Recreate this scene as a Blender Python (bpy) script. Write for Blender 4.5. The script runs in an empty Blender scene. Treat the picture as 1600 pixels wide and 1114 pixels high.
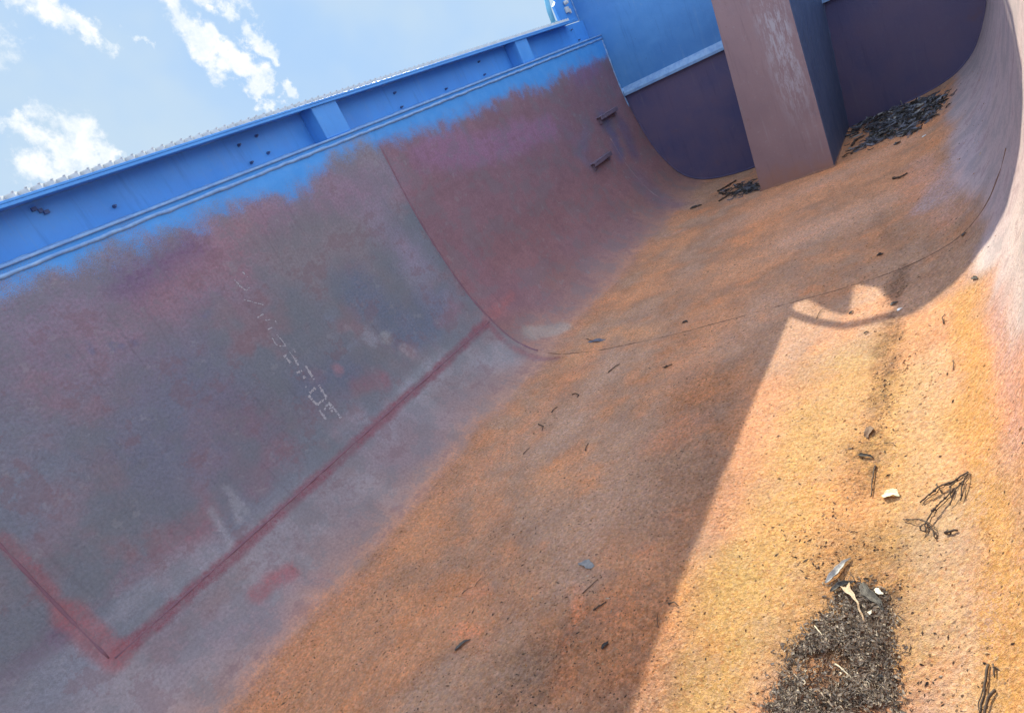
import bpy, bmesh, math, random
import numpy as np
from mathutils import Vector, Matrix

SC = bpy.context.scene
COL = SC.collection
R = math.radians
random.seed(7)
RNG = np.random.default_rng(11)

# ------------------------------------------------------------------ camera
cam = bpy.data.objects.new('camera', bpy.data.cameras.new('camera'))
COL.objects.link(cam)
CX = Vector((0.757029, 0.494116, -0.427501))      # right
CD = Vector((-0.148070, -0.507527, -0.848818))    # down
CF = Vector((-0.636383, 0.705879, -0.311049))     # forward
m = Matrix((CX, -CD, -CF)).transposed().to_4x4()
cam.matrix_world = m
cam.data.sensor_width = 36.0
cam.data.lens = 22.5
cam.data.clip_start = 0.02
cam.data.clip_end = 5000
SC.camera = cam

# ------------------------------------------------------------------ light
SUN_DIR = Vector((1.0, -1.44, -0.944)).normalized()   # the way the light travels
EL = math.asin(-SUN_DIR.z)
AZ = math.atan2(-SUN_DIR.x, -SUN_DIR.y)               # clockwise from +Y
sun = bpy.data.objects.new('sun', bpy.data.lights.new('sun', 'SUN'))
COL.objects.link(sun)
sun.data.energy = 3.75
sun.data.angle = R(0.32)
sun.data.color = (1.0, 0.93, 0.70)
sun.rotation_euler = SUN_DIR.to_track_quat('-Z', 'Y').to_euler()
sun.location = (-4, 6, 4)

SC.view_settings.view_transform = 'Standard'
SC.view_settings.look = 'None'
SC.view_settings.gamma = 1.0
SC.view_settings.exposure = 1.1

# ---- small helper for writing node maths
class NT:
    def __init__(s, tree): s.t = tree; s.n = tree.nodes; s.l = tree.links
    def node(s, typ, **kw):
        n = s.n.new(typ)
        for k, v in kw.items(): setattr(n, k, v)
        return n
    def put(s, sock, v):
        if isinstance(v, bpy.types.NodeSocket): s.l.new(v, sock)
        else: sock.default_value = v
    def math(s, op, a, b=None, c=None, clamp=False):
        n = s.node('ShaderNodeMath', operation=op); n.use_clamp = clamp
        s.put(n.inputs[0], a)
        if b is not None: s.put(n.inputs[1], b)
        if c is not None: s.put(n.inputs[2], c)
        return n.outputs[0]
    def vmath(s, op, a, b=None, out=0):
        n = s.node('ShaderNodeVectorMath', operation=op)
        s.put(n.inputs[0], a)
        if b is not None: s.put(n.inputs[1], b)
        return n.outputs[out]
    def ramp(s, x, lo, hi, a=0.0, b=1.0):
        n = s.node('ShaderNodeMapRange', interpolation_type='SMOOTHSTEP')
        s.put(n.inputs[0], x); s.put(n.inputs[1], lo); s.put(n.inputs[2], hi)
        s.put(n.inputs[3], a); s.put(n.inputs[4], b)
        return n.outputs[0]
    def noise(s, vec, scale, detail=3.0, rough=0.55, dim='3D', dist=0.0):
        n = s.node('ShaderNodeTexNoise', noise_dimensions=dim)
        s.put(n.inputs['Vector'], vec)
        n.inputs['Scale'].default_value = scale
        n.inputs['Detail'].default_value = detail
        n.inputs['Roughness'].default_value = rough
        n.inputs['Distortion'].default_value = dist
        return n.outputs[0]
    def voro(s, vec, scale, out='Distance', rnd=1.0):
        n = s.node('ShaderNodeTexVoronoi')
        s.put(n.inputs['Vector'], vec)
        n.inputs['Scale'].default_value = scale
        n.inputs['Randomness'].default_value = rnd
        return n.outputs[out]
    def mix(s, f, a, b, blend='MIX'):
        n = s.node('ShaderNodeMix', data_type='RGBA', blend_type=blend)
        n.clamp_factor = True
        s.put(n.inputs[0], f); s.put(n.inputs[6], a); s.put(n.inputs[7], b)
        return n.outputs[2]
    def attr(s, name, out='Color'):
        n = s.node('ShaderNodeAttribute'); n.attribute_name = name
        return n.outputs[out]
    def sep(s, c):
        n = s.node('ShaderNodeSeparateColor'); s.put(n.inputs[0], c); return n.outputs
    def bump(s, h, dist, strength=1.0, normal=None):
        n = s.node('ShaderNodeBump'); s.put(n.inputs['Height'], h)
        n.inputs['Distance'].default_value = dist; n.inputs['Strength'].default_value = strength
        if normal is not None: s.put(n.inputs['Normal'], normal)
        return n.outputs[0]

def rgb(*c): return (c[0], c[1], c[2], 1.0)
def lin(c):
    c = np.asarray(c, float) / 255.0
    return np.where(c <= 0.04045, c / 12.92, ((c + 0.055) / 1.055) ** 2.4)

# ------------------------------------------------------------------ sky with clouds
world = bpy.data.worlds.new('World'); SC.world = world
world.use_nodes = True
W = NT(world.node_tree); W.n.clear()
sky = W.node('ShaderNodeTexSky', sky_type='NISHITA')
sky.sun_disc = False
sky.sun_elevation = EL
sky.sun_rotation = AZ
sky.altitude = 0.0
sky.air_density = 1.0
sky.dust_density = 0.7
sky.ozone_density = 3.0
tc = W.node('ShaderNodeTexCoord')
d = W.vmath('NORMALIZE', tc.outputs['Generated'])
wob = W.node('ShaderNodeTexNoise'); W.put(wob.inputs['Vector'], d)
wob.inputs['Scale'].default_value = 17.0; wob.inputs['Detail'].default_value = 7.0; wob.inputs['Roughness'].default_value = 0.62
wv = W.vmath('SUBTRACT', wob.outputs['Color'], (0.5, 0.5, 0.5))
n0 = W.node('ShaderNodeVectorMath', operation='SCALE'); W.put(n0.inputs[0], wv); n0.inputs['Scale'].default_value = 0.10
dw = W.vmath('ADD', d, n0.outputs[0])
CLOUDS = [((-0.8174, 0.457, 0.3508), (-0.816, 0.4775, 0.3256), 0.023, 1), ((-0.8143, 0.4787, 0.3284), (-0.8119, 0.4999, 0.3015), 0.0203, 1.1), ((-0.7629, 0.573, 0.2993), (-0.7656, 0.5834, 0.2713), 0.023, 1), ((-0.7618, 0.5855, 0.2773), (-0.7712, 0.595, 0.2263), 0.023, 1.15), ((-0.7675, 0.5973, 0.2327), (-0.7711, 0.5968, 0.2216), 0.0163, 1), ((-0.7582, 0.5991, 0.2573), (-0.7529, 0.6243, 0.2083), 0.023, 1.2), ((-0.7552, 0.6193, 0.2146), (-0.7569, 0.6301, 0.1736), 0.0203, 1.25), ((-0.7569, 0.6301, 0.1736), (-0.7628, 0.6269, 0.1588), 0.0163, 1.1), ((-0.7292, 0.6241, 0.2807), (-0.7304, 0.6351, 0.2513), 0.0176, 1), ((-0.7304, 0.6351, 0.2513), (-0.7305, 0.648, 0.2156), 0.0163, 1.1), ((-0.7305, 0.648, 0.2156), (-0.7383, 0.654, 0.165), 0.0135, 1.15), ((-0.7943, 0.5348, 0.288), (-0.7944, 0.5379, 0.282), 0.0095, 0.8), ((-0.889, 0.3902, 0.2397), (-0.8882, 0.4036, 0.2195), 0.0176, 0.9), ((-0.8897, 0.402, 0.2164), (-0.8749, 0.4297, 0.2235), 0.0271, 1.1), ((-0.8702, 0.4343, 0.2328), (-0.8822, 0.4275, 0.1977), 0.0298, 1.15), ((-0.8833, 0.4246, 0.199), (-0.8742, 0.4494, 0.1839), 0.019, 1), ((-0.9026, 0.3822, 0.1981), (-0.8884, 0.4223, 0.1802), 0.0244, 1), ((-0.8898, 0.3784, 0.255), (-0.8884, 0.389, 0.2438), 0.0122, 0.7), ((-0.8547, 0.3835, 0.3497), (-0.8543, 0.3991, 0.333), 0.0339, 0.8), ((-0.7487, 0.5723, 0.3345), (-0.7274, 0.6149, 0.3046), 0.0271, 1), ((-0.8122, 0.4448, 0.3775), (-0.8138, 0.4594, 0.3559), 0.023, 1), ((0.6, 0.3, 0.5), (0.8, 0.1, 0.4), 0.28, 0.9), ((0.3, -0.7, 0.5), (-0.1, -0.8, 0.45), 0.25, 0.9)]
dens = None
for (p, q, r, wgt) in CLOUDS:          # capsules of cloud on the sky sphere
    p = Vector(p); q = Vector(q); pq = q - p
    L2 = max(pq.length_squared, 1e-6)
    rel = W.vmath('SUBTRACT', dw, tuple(p))
    t = W.math('MULTIPLY', W.vmath('DOT_PRODUCT', rel, tuple(pq), out=1), 1.0 / L2, clamp=True)
    sc_ = W.node('ShaderNodeVectorMath', operation='SCALE'); sc_.inputs[0].default_value = tuple(pq); W.put(sc_.inputs['Scale'], t)
    dist = W.vmath('LENGTH', W.vmath('SUBTRACT', rel, sc_.outputs[0]), out=1)
    v = W.math('MULTIPLY', W.math('SUBTRACT', 1.0, W.math('DIVIDE', dist, r)), wgt)
    dens = v if dens is None else W.math('MAXIMUM', dens, v)
puff = W.noise(d, 46.0, 8.0, 0.66)
dens2 = W.math('ADD', dens, W.math('MULTIPLY', W.math('SUBTRACT', puff, 0.5), 1.6))
cov = W.ramp(dens2, 0.02, 0.80)
# hazy tropical sky: the glare round the sun is held down to a pale blue
vm = W.node('ShaderNodeVectorMath', operation='MINIMUM'); W.put(vm.inputs[0], sky.outputs[0]); vm.inputs[1].default_value = (1.75, 2.6, 3.8)
veil = W.ramp(W.noise(d, 3.2, 4.0, 0.55), 0.36, 0.70, 0.0, 0.9)
skyc = W.mix(veil, vm.outputs[0], rgb(*(2.35, 2.95, 3.5)))
cshade = W.ramp(W.noise(dw, 30.0, 5.0, 0.6), 0.3, 0.7)
cc = W.mix(cshade, rgb(*(3.2, 3.6, 3.95)), rgb(*(4.3, 4.35, 4.3)))
fin = W.mix(cov, skyc, cc)
# bright cumulus added over the unseen sky behind and above, to lift the shade
away = W.vmath('DOT_PRODUCT', d, tuple(Vector((-0.72, 0.63, 0.28)).normalized()), out=1)
amask = W.ramp(away, 0.55, 0.80, 1.0, 0.0)
hmask = W.ramp(W.sep(d)[2], -0.02, 0.10)
fill_cloud = W.ramp(W.noise(dw, 3.0, 7.0, 0.62), 0.4, 0.4 + 0.10)
fill_cloud = W.math('MULTIPLY', W.math('MULTIPLY', fill_cloud, amask), hmask)
fin = W.mix(fill_cloud, fin, W.mix(cshade, rgb(*(5.4, 6.5, 8.0)), rgb(*(7.4, 8.2, 9.2))))
bg = W.node('ShaderNodeBackground'); W.put(bg.inputs[0], fin); bg.inputs[1].default_value = 0.12
wo = W.node('ShaderNodeOutputWorld'); W.l.new(bg.outputs[0], wo.inputs[0])

# ------------------------------------------------------------------ numbers measured on the place
DATA = {
    'PRO': [
        [-2.42, 0.3],
        [-2.42, 0.268],
        [-2.42, 0.236],
        [-2.42, 0.204],
        [-2.42, 0.172],
        [-2.42, 0.14],
        [-2.42, 0.108],
        [-2.42, 0.077],
        [-2.42, 0.045],
        [-2.421, 0.013],
        [-2.421, -0.019],
        [-2.421, -0.051],
        [-2.42, -0.083],
        [-2.42, -0.115],
        [-2.418, -0.147],
        [-2.417, -0.179],
        [-2.415, -0.211],
        [-2.413, -0.242],
        [-2.411, -0.274],
        [-2.408, -0.306],
        [-2.404, -0.338],
        [-2.401, -0.37],
        [-2.397, -0.401],
        [-2.392, -0.433],
        [-2.388, -0.464],
        [-2.382, -0.496],
        [-2.377, -0.527],
        [-2.372, -0.559],
        [-2.366, -0.59],
        [-2.359, -0.622],
        [-2.352, -0.653],
        [-2.345, -0.684],
        [-2.336, -0.714],
        [-2.326, -0.745],
        [-2.315, -0.775],
        [-2.304, -0.805],
        [-2.291, -0.834],
        [-2.278, -0.863],
        [-2.265, -0.892],
        [-2.25, -0.92],
        [-2.235, -0.949],
        [-2.218, -0.976],
        [-2.199, -1.001],
        [-2.178, -1.025],
        [-2.154, -1.046],
        [-2.129, -1.066],
        [-2.102, -1.084],
        [-2.074, -1.099],
        [-2.045, -1.111],
        [-2.015, -1.122],
        [-1.984, -1.131],
        [-1.953, -1.139],
        [-1.922, -1.145],
        [-1.89, -1.15],
        [-1.859, -1.153],
        [-1.827, -1.156],
        [-1.795, -1.158],
        [-1.763, -1.16],
        [-1.731, -1.161],
        [-1.699, -1.162],
        [-1.667, -1.162],
        [-1.636, -1.162],
        [-1.604, -1.161],
        [-1.572, -1.161],
        [-1.54, -1.16],
        [-1.508, -1.159],
        [-1.476, -1.157],
        [-1.444, -1.156],
        [-1.412, -1.154],
        [-1.38, -1.152],
        [-1.348, -1.15],
        [-1.317, -1.148],
        [-1.285, -1.146],
        [-1.253, -1.144],
        [-1.221, -1.142],
        [-1.189, -1.139],
        [-1.157, -1.137],
        [-1.126, -1.134],
        [-1.094, -1.131],
        [-1.062, -1.129],
        [-1.03, -1.126],
        [-0.998, -1.123],
        [-0.967, -1.12],
        [-0.935, -1.117],
        [-0.903, -1.114],
        [-0.871, -1.111],
        [-0.839, -1.108],
        [-0.808, -1.106],
        [-0.776, -1.103],
        [-0.744, -1.101],
        [-0.712, -1.098],
        [-0.68, -1.096],
        [-0.649, -1.093],
        [-0.617, -1.09],
        [-0.585, -1.087],
        [-0.553, -1.083],
        [-0.522, -1.079],
        [-0.49, -1.075],
        [-0.458, -1.071],
        [-0.427, -1.066],
        [-0.395, -1.06],
        [-0.364, -1.054],
        [-0.333, -1.047],
        [-0.302, -1.039],
        [-0.272, -1.029],
        [-0.242, -1.018],
        [-0.213, -1.005],
        [-0.185, -0.99],
        [-0.158, -0.971],
        [-0.134, -0.951],
        [-0.111, -0.929],
        [-0.09, -0.905],
        [-0.071, -0.879],
        [-0.055, -0.851],
        [-0.041, -0.823],
        [-0.027, -0.794],
        [-0.015, -0.764],
        [-0.004, -0.735],
        [0.007, -0.704],
        [0.016, -0.674],
        [0.025, -0.643],
        [0.032, -0.612],
        [0.039, -0.581],
        [0.046, -0.55],
        [0.052, -0.518],
        [0.057, -0.487],
        [0.063, -0.455],
        [0.067, -0.424],
        [0.072, -0.392],
        [0.076, -0.361],
        [0.081, -0.329],
        [0.085, -0.297],
        [0.09, -0.266],
        [0.095, -0.234],
        [0.1, -0.203],
        [0.104, -0.171],
        [0.109, -0.14],
        [0.113, -0.108],
        [0.117, -0.076],
        [0.121, -0.045],
        [0.124, -0.013],
        [0.127, 0.019],
        [0.13, 0.051],
        [0.133, 0.083],
        [0.135, 0.114],
        [0.138, 0.146],
        [0.14, 0.178],
        [0.143, 0.21],
        [0.145, 0.242],
        [0.148, 0.273],
        [0.15, 0.3],
    ],
    'STROKES': [
        [[[0.729, 0.225], [1.006, 0.276], [1.405, 0.253]], 0.16, [125, 105, 135], 0.55, 0.15, 'W', 0.06],
        [[[1.113, 0.305], [1.382, 0.242], [1.65, 0.182]], 0.1, [130, 97, 114], 0.525, 0.09, 'W', 0.06],
        [[[1.057, 0.199], [1.336, 0.181]], 0.05, [88, 72, 112], 0.8, 0.07, 'W', 0.06],
        [[[0.858, 0.322], [1.093, 0.374]], 0.07, [127, 109, 125], 0.35, 0.1, 'W', 0.06],
        [[[0.605, 0.388], [0.879, 0.464]], 0.1, [122, 104, 132], 0.4, 0.15, 'W', 0.06],
        [[[1.721, 0.18], [2.247, 0.243]], 0.08, [120, 100, 130], 0.6, 0.08, 'W', 0.06],
        [[[2.207, 0.296], [2.464, 0.283]], 0.09, [128, 115, 142], 0.6, 0.08, 'W', 0.06],
        [[[2.311, 0.659], [2.287, 0.801], [2.32, 0.939]], 0.1, [118, 122, 148], 0.6, 0.08, 'W', 0.06],
        [[[2.258, 0.418], [2.311, 0.659]], 0.1, [122, 116, 145], 0.5, 0.08, 'W', 0.06],
        [[[1.922, 0.653], [2.018, 0.965], [2.229, 0.97]], 0.1, [78, 98, 130], 0.7, 0.08, 'W', 0.06],
        [[[1.409, 0.868], [1.627, 0.98]], 0.07, [82, 95, 128], 0.6, 0.08, 'W', 0.06],
        [[[1.03, 0.616], [0.805, 0.741], [0.911, 0.882]], 0.18, [90, 98, 128], 0.6, 0.15, 'W', 0.06],
        [[[1.116, 0.733], [1.173, 0.898]], 0.08, [96, 88, 115], 0.5, 0.08, 'W', 0.06],
        [[[0.483, 0.543], [0.422, 0.692]], 0.12, [100, 112, 138], 0.5, 0.12, 'W', 0.06],
        [[[0.829, 0.321]], 0.01, [88, 96, 128], 0.8, 0.004, 'W', 0.01],
        [[[0.824, 0.35]], 0.01, [88, 96, 128], 0.8, 0.004, 'W', 0.01],
        [[[0.883, 0.357]], 0.01, [88, 96, 128], 0.8, 0.004, 'W', 0.01],
        [[[0.909, 0.377]], 0.01, [88, 96, 128], 0.8, 0.004, 'W', 0.01],
        [[[0.88, 0.378]], 0.01, [88, 96, 128], 0.8, 0.004, 'W', 0.01],
        [[[0.949, 0.39]], 0.01, [88, 96, 128], 0.8, 0.004, 'W', 0.01],
        [[[0.755, 0.332]], 0.01, [88, 96, 128], 0.8, 0.004, 'W', 0.01],
        [[[1.239, 0.422]], 0.01, [88, 96, 128], 0.8, 0.004, 'W', 0.01],
        [[[1.216, 0.43]], 0.01, [88, 96, 128], 0.8, 0.004, 'W', 0.01],
        [[[1.571, 0.896]], 0.022, [130, 105, 122], 0.8, 0.008, 'W', 0.015],
        [[[1.805, 0.846], [1.811, 0.879]], 0.03, [118, 128, 148], 0.9, 0.01, 'W', 0.03],
        [[[1.881, 0.913]], 0.028, [122, 131, 144], 0.9, 0.01, 'W', 0.03],
        [[[1.931, 1.01], [1.937, 1.042]], 0.03, [132, 128, 140], 0.665, 0.012, 'W', 0.03],
        [[[1.859, 0.975]], 0.014, [116, 122, 140], 0.8, 0.01, 'W', 0.02],
        [[[1.731, 0.849], [1.685, 0.852]], 0.01, [110, 122, 145], 0.7, 0.01, 'W', 0.02],
        [[[1.697, 0.69], [1.731, 0.684]], 0.025, [105, 118, 142], 0.6, 0.015, 'W', 0.02],
        [[[0.098, 1.023], [0.271, 1.02]], 0.028, [92, 78, 104], 0.85, 0.02, 'W', 0.02],
        [[[0.331, 1.019], [0.532, 1.038], [0.722, 1.049]], 0.025, [110, 86, 107], 0.525, 0.02, 'W', 0.06],
        [[[0.686, 1.029], [0.795, 1.026]], 0.045, [125, 89, 104], 0.56, 0.03, 'W', 0.06],
        [[[0.996, 1.031], [1.165, 1.023]], 0.04, [118, 86, 106], 0.49, 0.04, 'W', 0.06],
        [[[1.595, 1.013], [1.732, 1.053]], 0.03, [125, 87, 104], 0.56, 0.025, 'W', 0.06],
        [[[2.208, 1.041], [2.402, 1.028]], 0.03, [120, 89, 107], 0.525, 0.03, 'W', 0.06],
        [[[1.278, 0.976], [1.514, 1.01]], 0.035, [109, 93, 116], 0.35, 0.04, 'W', 0.06],
        [[[0.326, 1.081], [0.533, 1.097], [0.724, 1.111]], 0.05, [128, 134, 154], 0.6, 0.03, 'W', 0.06],
        [[[0.459, 1.161], [0.681, 1.161]], 0.035, [132, 138, 156], 0.55, 0.03, 'W', 0.06],
        [[[0.107, 1.097], [0.225, 1.111], [0.219, 1.197]], 0.07, [122, 129, 150], 0.55, 0.06, 'W', 0.06],
        [[[0.891, 1.214], [1.187, 1.255]], 0.08, [118, 122, 140], 0.55, 0.06, 'W', 0.06],
        [[[1.389, 1.211], [1.711, 1.24]], 0.08, [122, 122, 142], 0.7, 0.06, 'W', 0.06],
        [[[1.762, 1.197], [2.153, 1.227], [2.348, 1.393]], 0.08, [128, 135, 152], 0.6, 0.06, 'W', 0.06],
        [[[1.814, 1.152], [2.063, 1.163]], 0.035, [130, 140, 160], 0.7, 0.03, 'W', 0.06],
        [[[1.347, 1.1], [1.498, 1.109]], 0.03, [125, 125, 145], 0.7, 0.03, 'W', 0.06],
        [[[0.457, 1.277], [0.68, 1.432]], 0.08, [112, 106, 125], 0.6, 0.08, 'W', 0.06],
        [[[2.091, 1.094], [2.093, 1.184]], 0.03, [120, 97, 114], 0.35, 0.03, 'W', 0.06],
        [[[1.463, 1.366], [1.818, 1.389]], 0.06, [120, 104, 120], 0.35, 0.05, 'W', 0.06],
        [[[0.71, 1.357], [0.768, 1.357], [0.829, 1.378]], 0.03, [136, 78, 88], 0.85, 0.016, 'W', 0.02],
        [[[0.809, 1.391], [0.849, 1.474]], 0.03, [120, 93, 111], 0.35, 0.03, 'W', 0.06],
        [[[0.8, 1.021], [0.782, 1.091], [0.762, 1.188]], 0.012, [135, 142, 160], 0.75, 0.012, 'W', 0.01],
        [[[0.888, 0.992], [0.883, 1.107]], 0.012, [135, 142, 160], 0.75, 0.012, 'W', 0.01],
        [[[0.869, 1.046], [0.848, 1.113]], 0.012, [135, 142, 160], 0.75, 0.012, 'W', 0.01],
        [[[2.776, 0.238], [3.336, 0.364], [4.12, 0.451]], 0.09, [124, 98, 135], 0.8, 0.05, 'W', 0.06],
        [[[4.807, 0.175], [5.156, 0.19]], 0.1, [108, 88, 132], 0.7, 0.06, 'W', 0.06],
        [[[4.281, 0.495], [4.403, 0.684]], 0.07, [112, 96, 128], 0.4, 0.08, 'W', 0.06],
        [[[4.609, 0.585], [4.316, 0.709], [4.358, 0.831]], 0.05, [92, 100, 132], 0.55, 0.04, 'W', 0.06],
        [[[4.912, 0.614], [4.927, 0.76], [4.864, 0.886]], 0.07, [68, 84, 128], 0.8, 0.05, 'W', 0.06],
        [[[5.162, 0.741], [5.072, 0.955]], 0.08, [72, 78, 122], 0.6, 0.06, 'W', 0.06],
        [[[2.664, 0.908], [2.661, 1.136], [2.898, 1.232]], 0.12, [116, 95, 116], 0.49, 0.1, 'W', 0.06],
        [[[2.481, 1.169], [2.57, 1.178], [2.778, 1.157]], 0.028, [151, 95, 99], 0.595, 0.025, 'W', 0.06],
        [[[2.981, 1.122], [3.204, 1.141]], 0.03, [130, 97, 111], 0.28, 0.04, 'W', 0.06],
        [[[3.547, 1.157], [4.243, 1.2]], 0.02, [130, 106, 120], 0.245, 0.02, 'W', 0.06],
        [[[3.494, 1.248], [4.223, 1.334]], 0.12, [118, 99, 116], 0.42, 0.1, 'W', 0.06],
        [[[4.88, 1.148], [4.811, 1.539]], 0.12, [105, 95, 120], 0.6, 0.1, 'W', 0.06],
        [[[2.629, 1.394], [2.772, 1.523]], 0.055, [142, 136, 136], 0.9, 0.02, 'W', 0.02],
        [[[4.131, 1.663], [4.196, 1.783]], 0.03, [163, 143, 143], 0.35, 0.02, 'W', 0.06],
        [[[0.318, 1.182], [0.765, 1.191], [1.411, 1.191], [2.087, 1.189], [2.442, 1.182]], 0.024, [110, 70, 88], 0.95, 0.01, 'W', 0.012],
        [[[0.312, 0.692], [0.316, 0.821], [0.292, 1.004]], 0.02, [125, 85, 100], 0.8, 0.012, 'W', 0.015],
        [[[0.303, 0.989], [0.309, 1.076], [0.318, 1.182]], 0.04, [130, 82, 94], 0.75, 0.02, 'W', 0.02],
        [[[2.361, 1.162], [2.463, 1.182], [2.452, 1.329], [2.437, 1.536], [2.456, 1.641]], 0.022, [115, 78, 92], 0.75, 0.015, 'W', 0.015],
        [[[0.495, 1.672], [0.852, 1.659], [1.169, 1.698], [1.549, 1.746], [2.062, 1.815], [2.528, 1.837]], 0.05, [190, 132, 102], 0.6, 0.06, 'F', 0.06],
        [[[3.007, 1.801], [4.031, 1.859]], 0.06, [188, 139, 110], 0.6, 0.07, 'F', 0.06],
        [[[2.446, 1.762], [2.683, 1.881], [2.577, 2.147]], 0.06, [195, 142, 105], 0.6, 0.06, 'F', 0.06],
        [[[1.51, 2.13], [1.421, 2.296]], 0.08, [195, 140, 105], 0.6, 0.08, 'F', 0.06],
        [[[1.296, 1.729], [1.092, 1.73]], 0.07, [187, 139, 110], 0.5, 0.07, 'F', 0.06],
        [[[1.616, 2.571], [1.709, 2.636]], 0.07, [192, 132, 105], 0.6, 0.06, 'F', 0.06],
        [[[1.254, 2.746], [1.225, 2.795]], 0.03, [188, 131, 104], 0.6, 0.03, 'F', 0.06],
        [[[0.972, 2.538], [0.889, 2.593], [0.81, 2.586]], 0.012, [206, 132, 97], 0.7, 0.015, 'F', 0.06],
        [[[0.818, 2.207], [0.802, 2.272]], 0.016, [202, 134, 105], 0.7, 0.015, 'F', 0.06],
        [[[0.958, 2.151], [0.938, 2.248]], 0.013, [199, 136, 110], 0.6, 0.013, 'F', 0.06],
        [[[2.393, 1.974], [1.898, 2.043], [1.683, 1.998]], 0.07, [172, 147, 138], 0.6, 0.07, 'F', 0.06],
        [[[1.275, 2.522], [1.066, 2.487]], 0.1, [169, 140, 128], 0.5, 0.1, 'F', 0.06],
        [[[2.017, 2.451], [2.175, 2.539], [2.58, 2.712]], 0.12, [180, 145, 130], 0.5, 0.1, 'F', 0.06],
        [[[3.296, 2.721], [3.356, 3.013]], 0.18, [177, 152, 145], 0.6, 0.15, 'F', 0.06],
        [[[3.978, 2.205], [4.172, 2.569]], 0.14, [180, 142, 127], 0.6, 0.12, 'F', 0.06],
        [[[4.18, 2.756], [4.336, 3.09]], 0.12, [179, 149, 140], 0.5, 0.1, 'F', 0.06],
        [[[3.208, 2.067], [3.131, 2.424]], 0.14, [183, 142, 120], 0.5, 0.12, 'F', 0.06],
        [[[3.693, 3.19], [3.024, 3.275], [2.708, 3.382]], 0.04, [183, 132, 114], 0.5, 0.04, 'F', 0.06],
        [[[0.597, 2.341], [0.707, 2.483]], 0.08, [162, 135, 120], 0.5, 0.08, 'F', 0.06],
        [[[1.018, 2.72], [1.257, 2.705], [1.43, 2.685]], 0.06, [169, 134, 117], 0.4, 0.06, 'F', 0.06],
        [[[0.787, 2.333]], 0.02, [199, 134, 102], 0.5, 0.025, 'F', 0.06],
        [[[1.092, 2.193]], 0.02, [199, 134, 102], 0.5, 0.025, 'F', 0.06],
        [[[1.146, 2.319]], 0.02, [199, 134, 102], 0.5, 0.025, 'F', 0.06],
        [[[1.816, 2.388]], 0.02, [199, 134, 102], 0.5, 0.025, 'F', 0.06],
        [[[1.875, 2.606]], 0.02, [199, 134, 102], 0.5, 0.025, 'F', 0.06],
        [[[0.913, 2.671]], 0.02, [199, 134, 102], 0.5, 0.025, 'F', 0.06],
        [[[0.709, 2.643]], 0.02, [199, 134, 102], 0.5, 0.025, 'F', 0.06],
        [[[0.851, 2.067]], 0.02, [199, 134, 102], 0.5, 0.025, 'F', 0.06],
        [[[1.108, 2.702]], 0.02, [199, 134, 102], 0.5, 0.025, 'F', 0.06],
        [[[1.021, 2.943], [0.699, 2.994]], 0.08, [232, 188, 100], 0.7, 0.06, 'F', 0.06],
        [[[1.643, 3.009], [1.02, 3.048]], 0.08, [240, 196, 118], 0.6, 0.06, 'F', 0.06],
        [[[0.848, 3.322], [1.162, 3.339], [1.675, 3.297]], 0.09, [250, 198, 112], 0.7, 0.06, 'F', 0.06],
        [[[0.931, 3.068], [1.334, 3.111], [1.907, 3.139]], 0.14, [240, 194, 108], 0.6, 0.12, 'F', 0.06],
        [[[1.918, 3.119], [1.46, 3.124]], 0.06, [244, 200, 130], 0.6, 0.05, 'F', 0.06],
        [[[1.337, 2.945]], 0.018, [235, 165, 95], 0.6, 0.02, 'F', 0.06],
        [[[1.492, 3.0]], 0.018, [235, 165, 95], 0.6, 0.02, 'F', 0.06],
        [[[1.826, 3.074]], 0.018, [235, 165, 95], 0.6, 0.02, 'F', 0.06],
        [[[0.829, 2.982]], 0.018, [235, 165, 95], 0.6, 0.02, 'F', 0.06],
        [[[1.155, 3.095]], 0.018, [235, 165, 95], 0.6, 0.02, 'F', 0.06],
        [[[1.124, 2.947]], 0.018, [235, 165, 95], 0.6, 0.02, 'F', 0.06],
        [[[1.058, 3.244]], 0.018, [235, 165, 95], 0.6, 0.02, 'F', 0.06],
        [[[0.702, 3.464], [0.966, 3.407], [1.365, 3.357], [1.77, 3.343]], 0.05, [250, 208, 155], 0.6, 0.04, 'R', 0.06],
        [[[0.674, 3.537], [0.902, 3.523], [1.255, 3.495], [1.634, 3.469], [2.004, 3.432]], 0.06, [250, 186, 98], 0.9, 0.04, 'R', 0.06],
        [[[1.192, 3.587], [1.453, 3.594], [1.809, 3.586]], 0.05, [245, 185, 160], 0.8, 0.03, 'R', 0.06],
        [[[1.541, 3.671], [1.723, 3.678], [1.982, 3.706]], 0.07, [252, 226, 205], 0.8, 0.06, 'R', 0.06],
        [[[3.081, 3.376], [3.385, 3.465], [3.789, 3.625]], 0.13, [132, 124, 140], 0.9, 0.05, 'R', 0.06],
        [[[3.815, 3.244], [3.224, 3.347], [2.728, 3.406]], 0.05, [158, 126, 124], 0.6, 0.05, 'R', 0.06],
    ],
    'DIRT': [
        [[[0.934, 3.252], [0.854, 3.238], [0.76, 3.216], [0.7, 3.22]], 0.062, 1.0],
        [[[2.517, 3.23], [2.393, 3.217], [2.24, 3.219], [2.05, 3.23], [1.782, 3.232], [1.56, 3.233], [1.331, 3.216]], 0.03, 0.62],
        [[[1.434, 3.206], [1.283, 3.221]], 0.04, 0.55],
        [[[1.06, 3.232], [0.927, 3.234], [0.712, 3.229]], 0.1, 0.45],
        [[[3.635, 3.016], [2.637, 3.2]], 0.03, 0.15],
        [[[0.701, 2.82], [0.918, 2.761]], 0.14, 0.4],
        [[[0.643, 2.527], [0.813, 2.624]], 0.12, 0.45],
        [[[1.961, 2.605], [1.254, 2.746]], 0.15, 0.3],
    ],
    'BLUE': [
        [0.698, 0.094],
        [0.97, 0.084],
        [1.394, 0.097],
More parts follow.
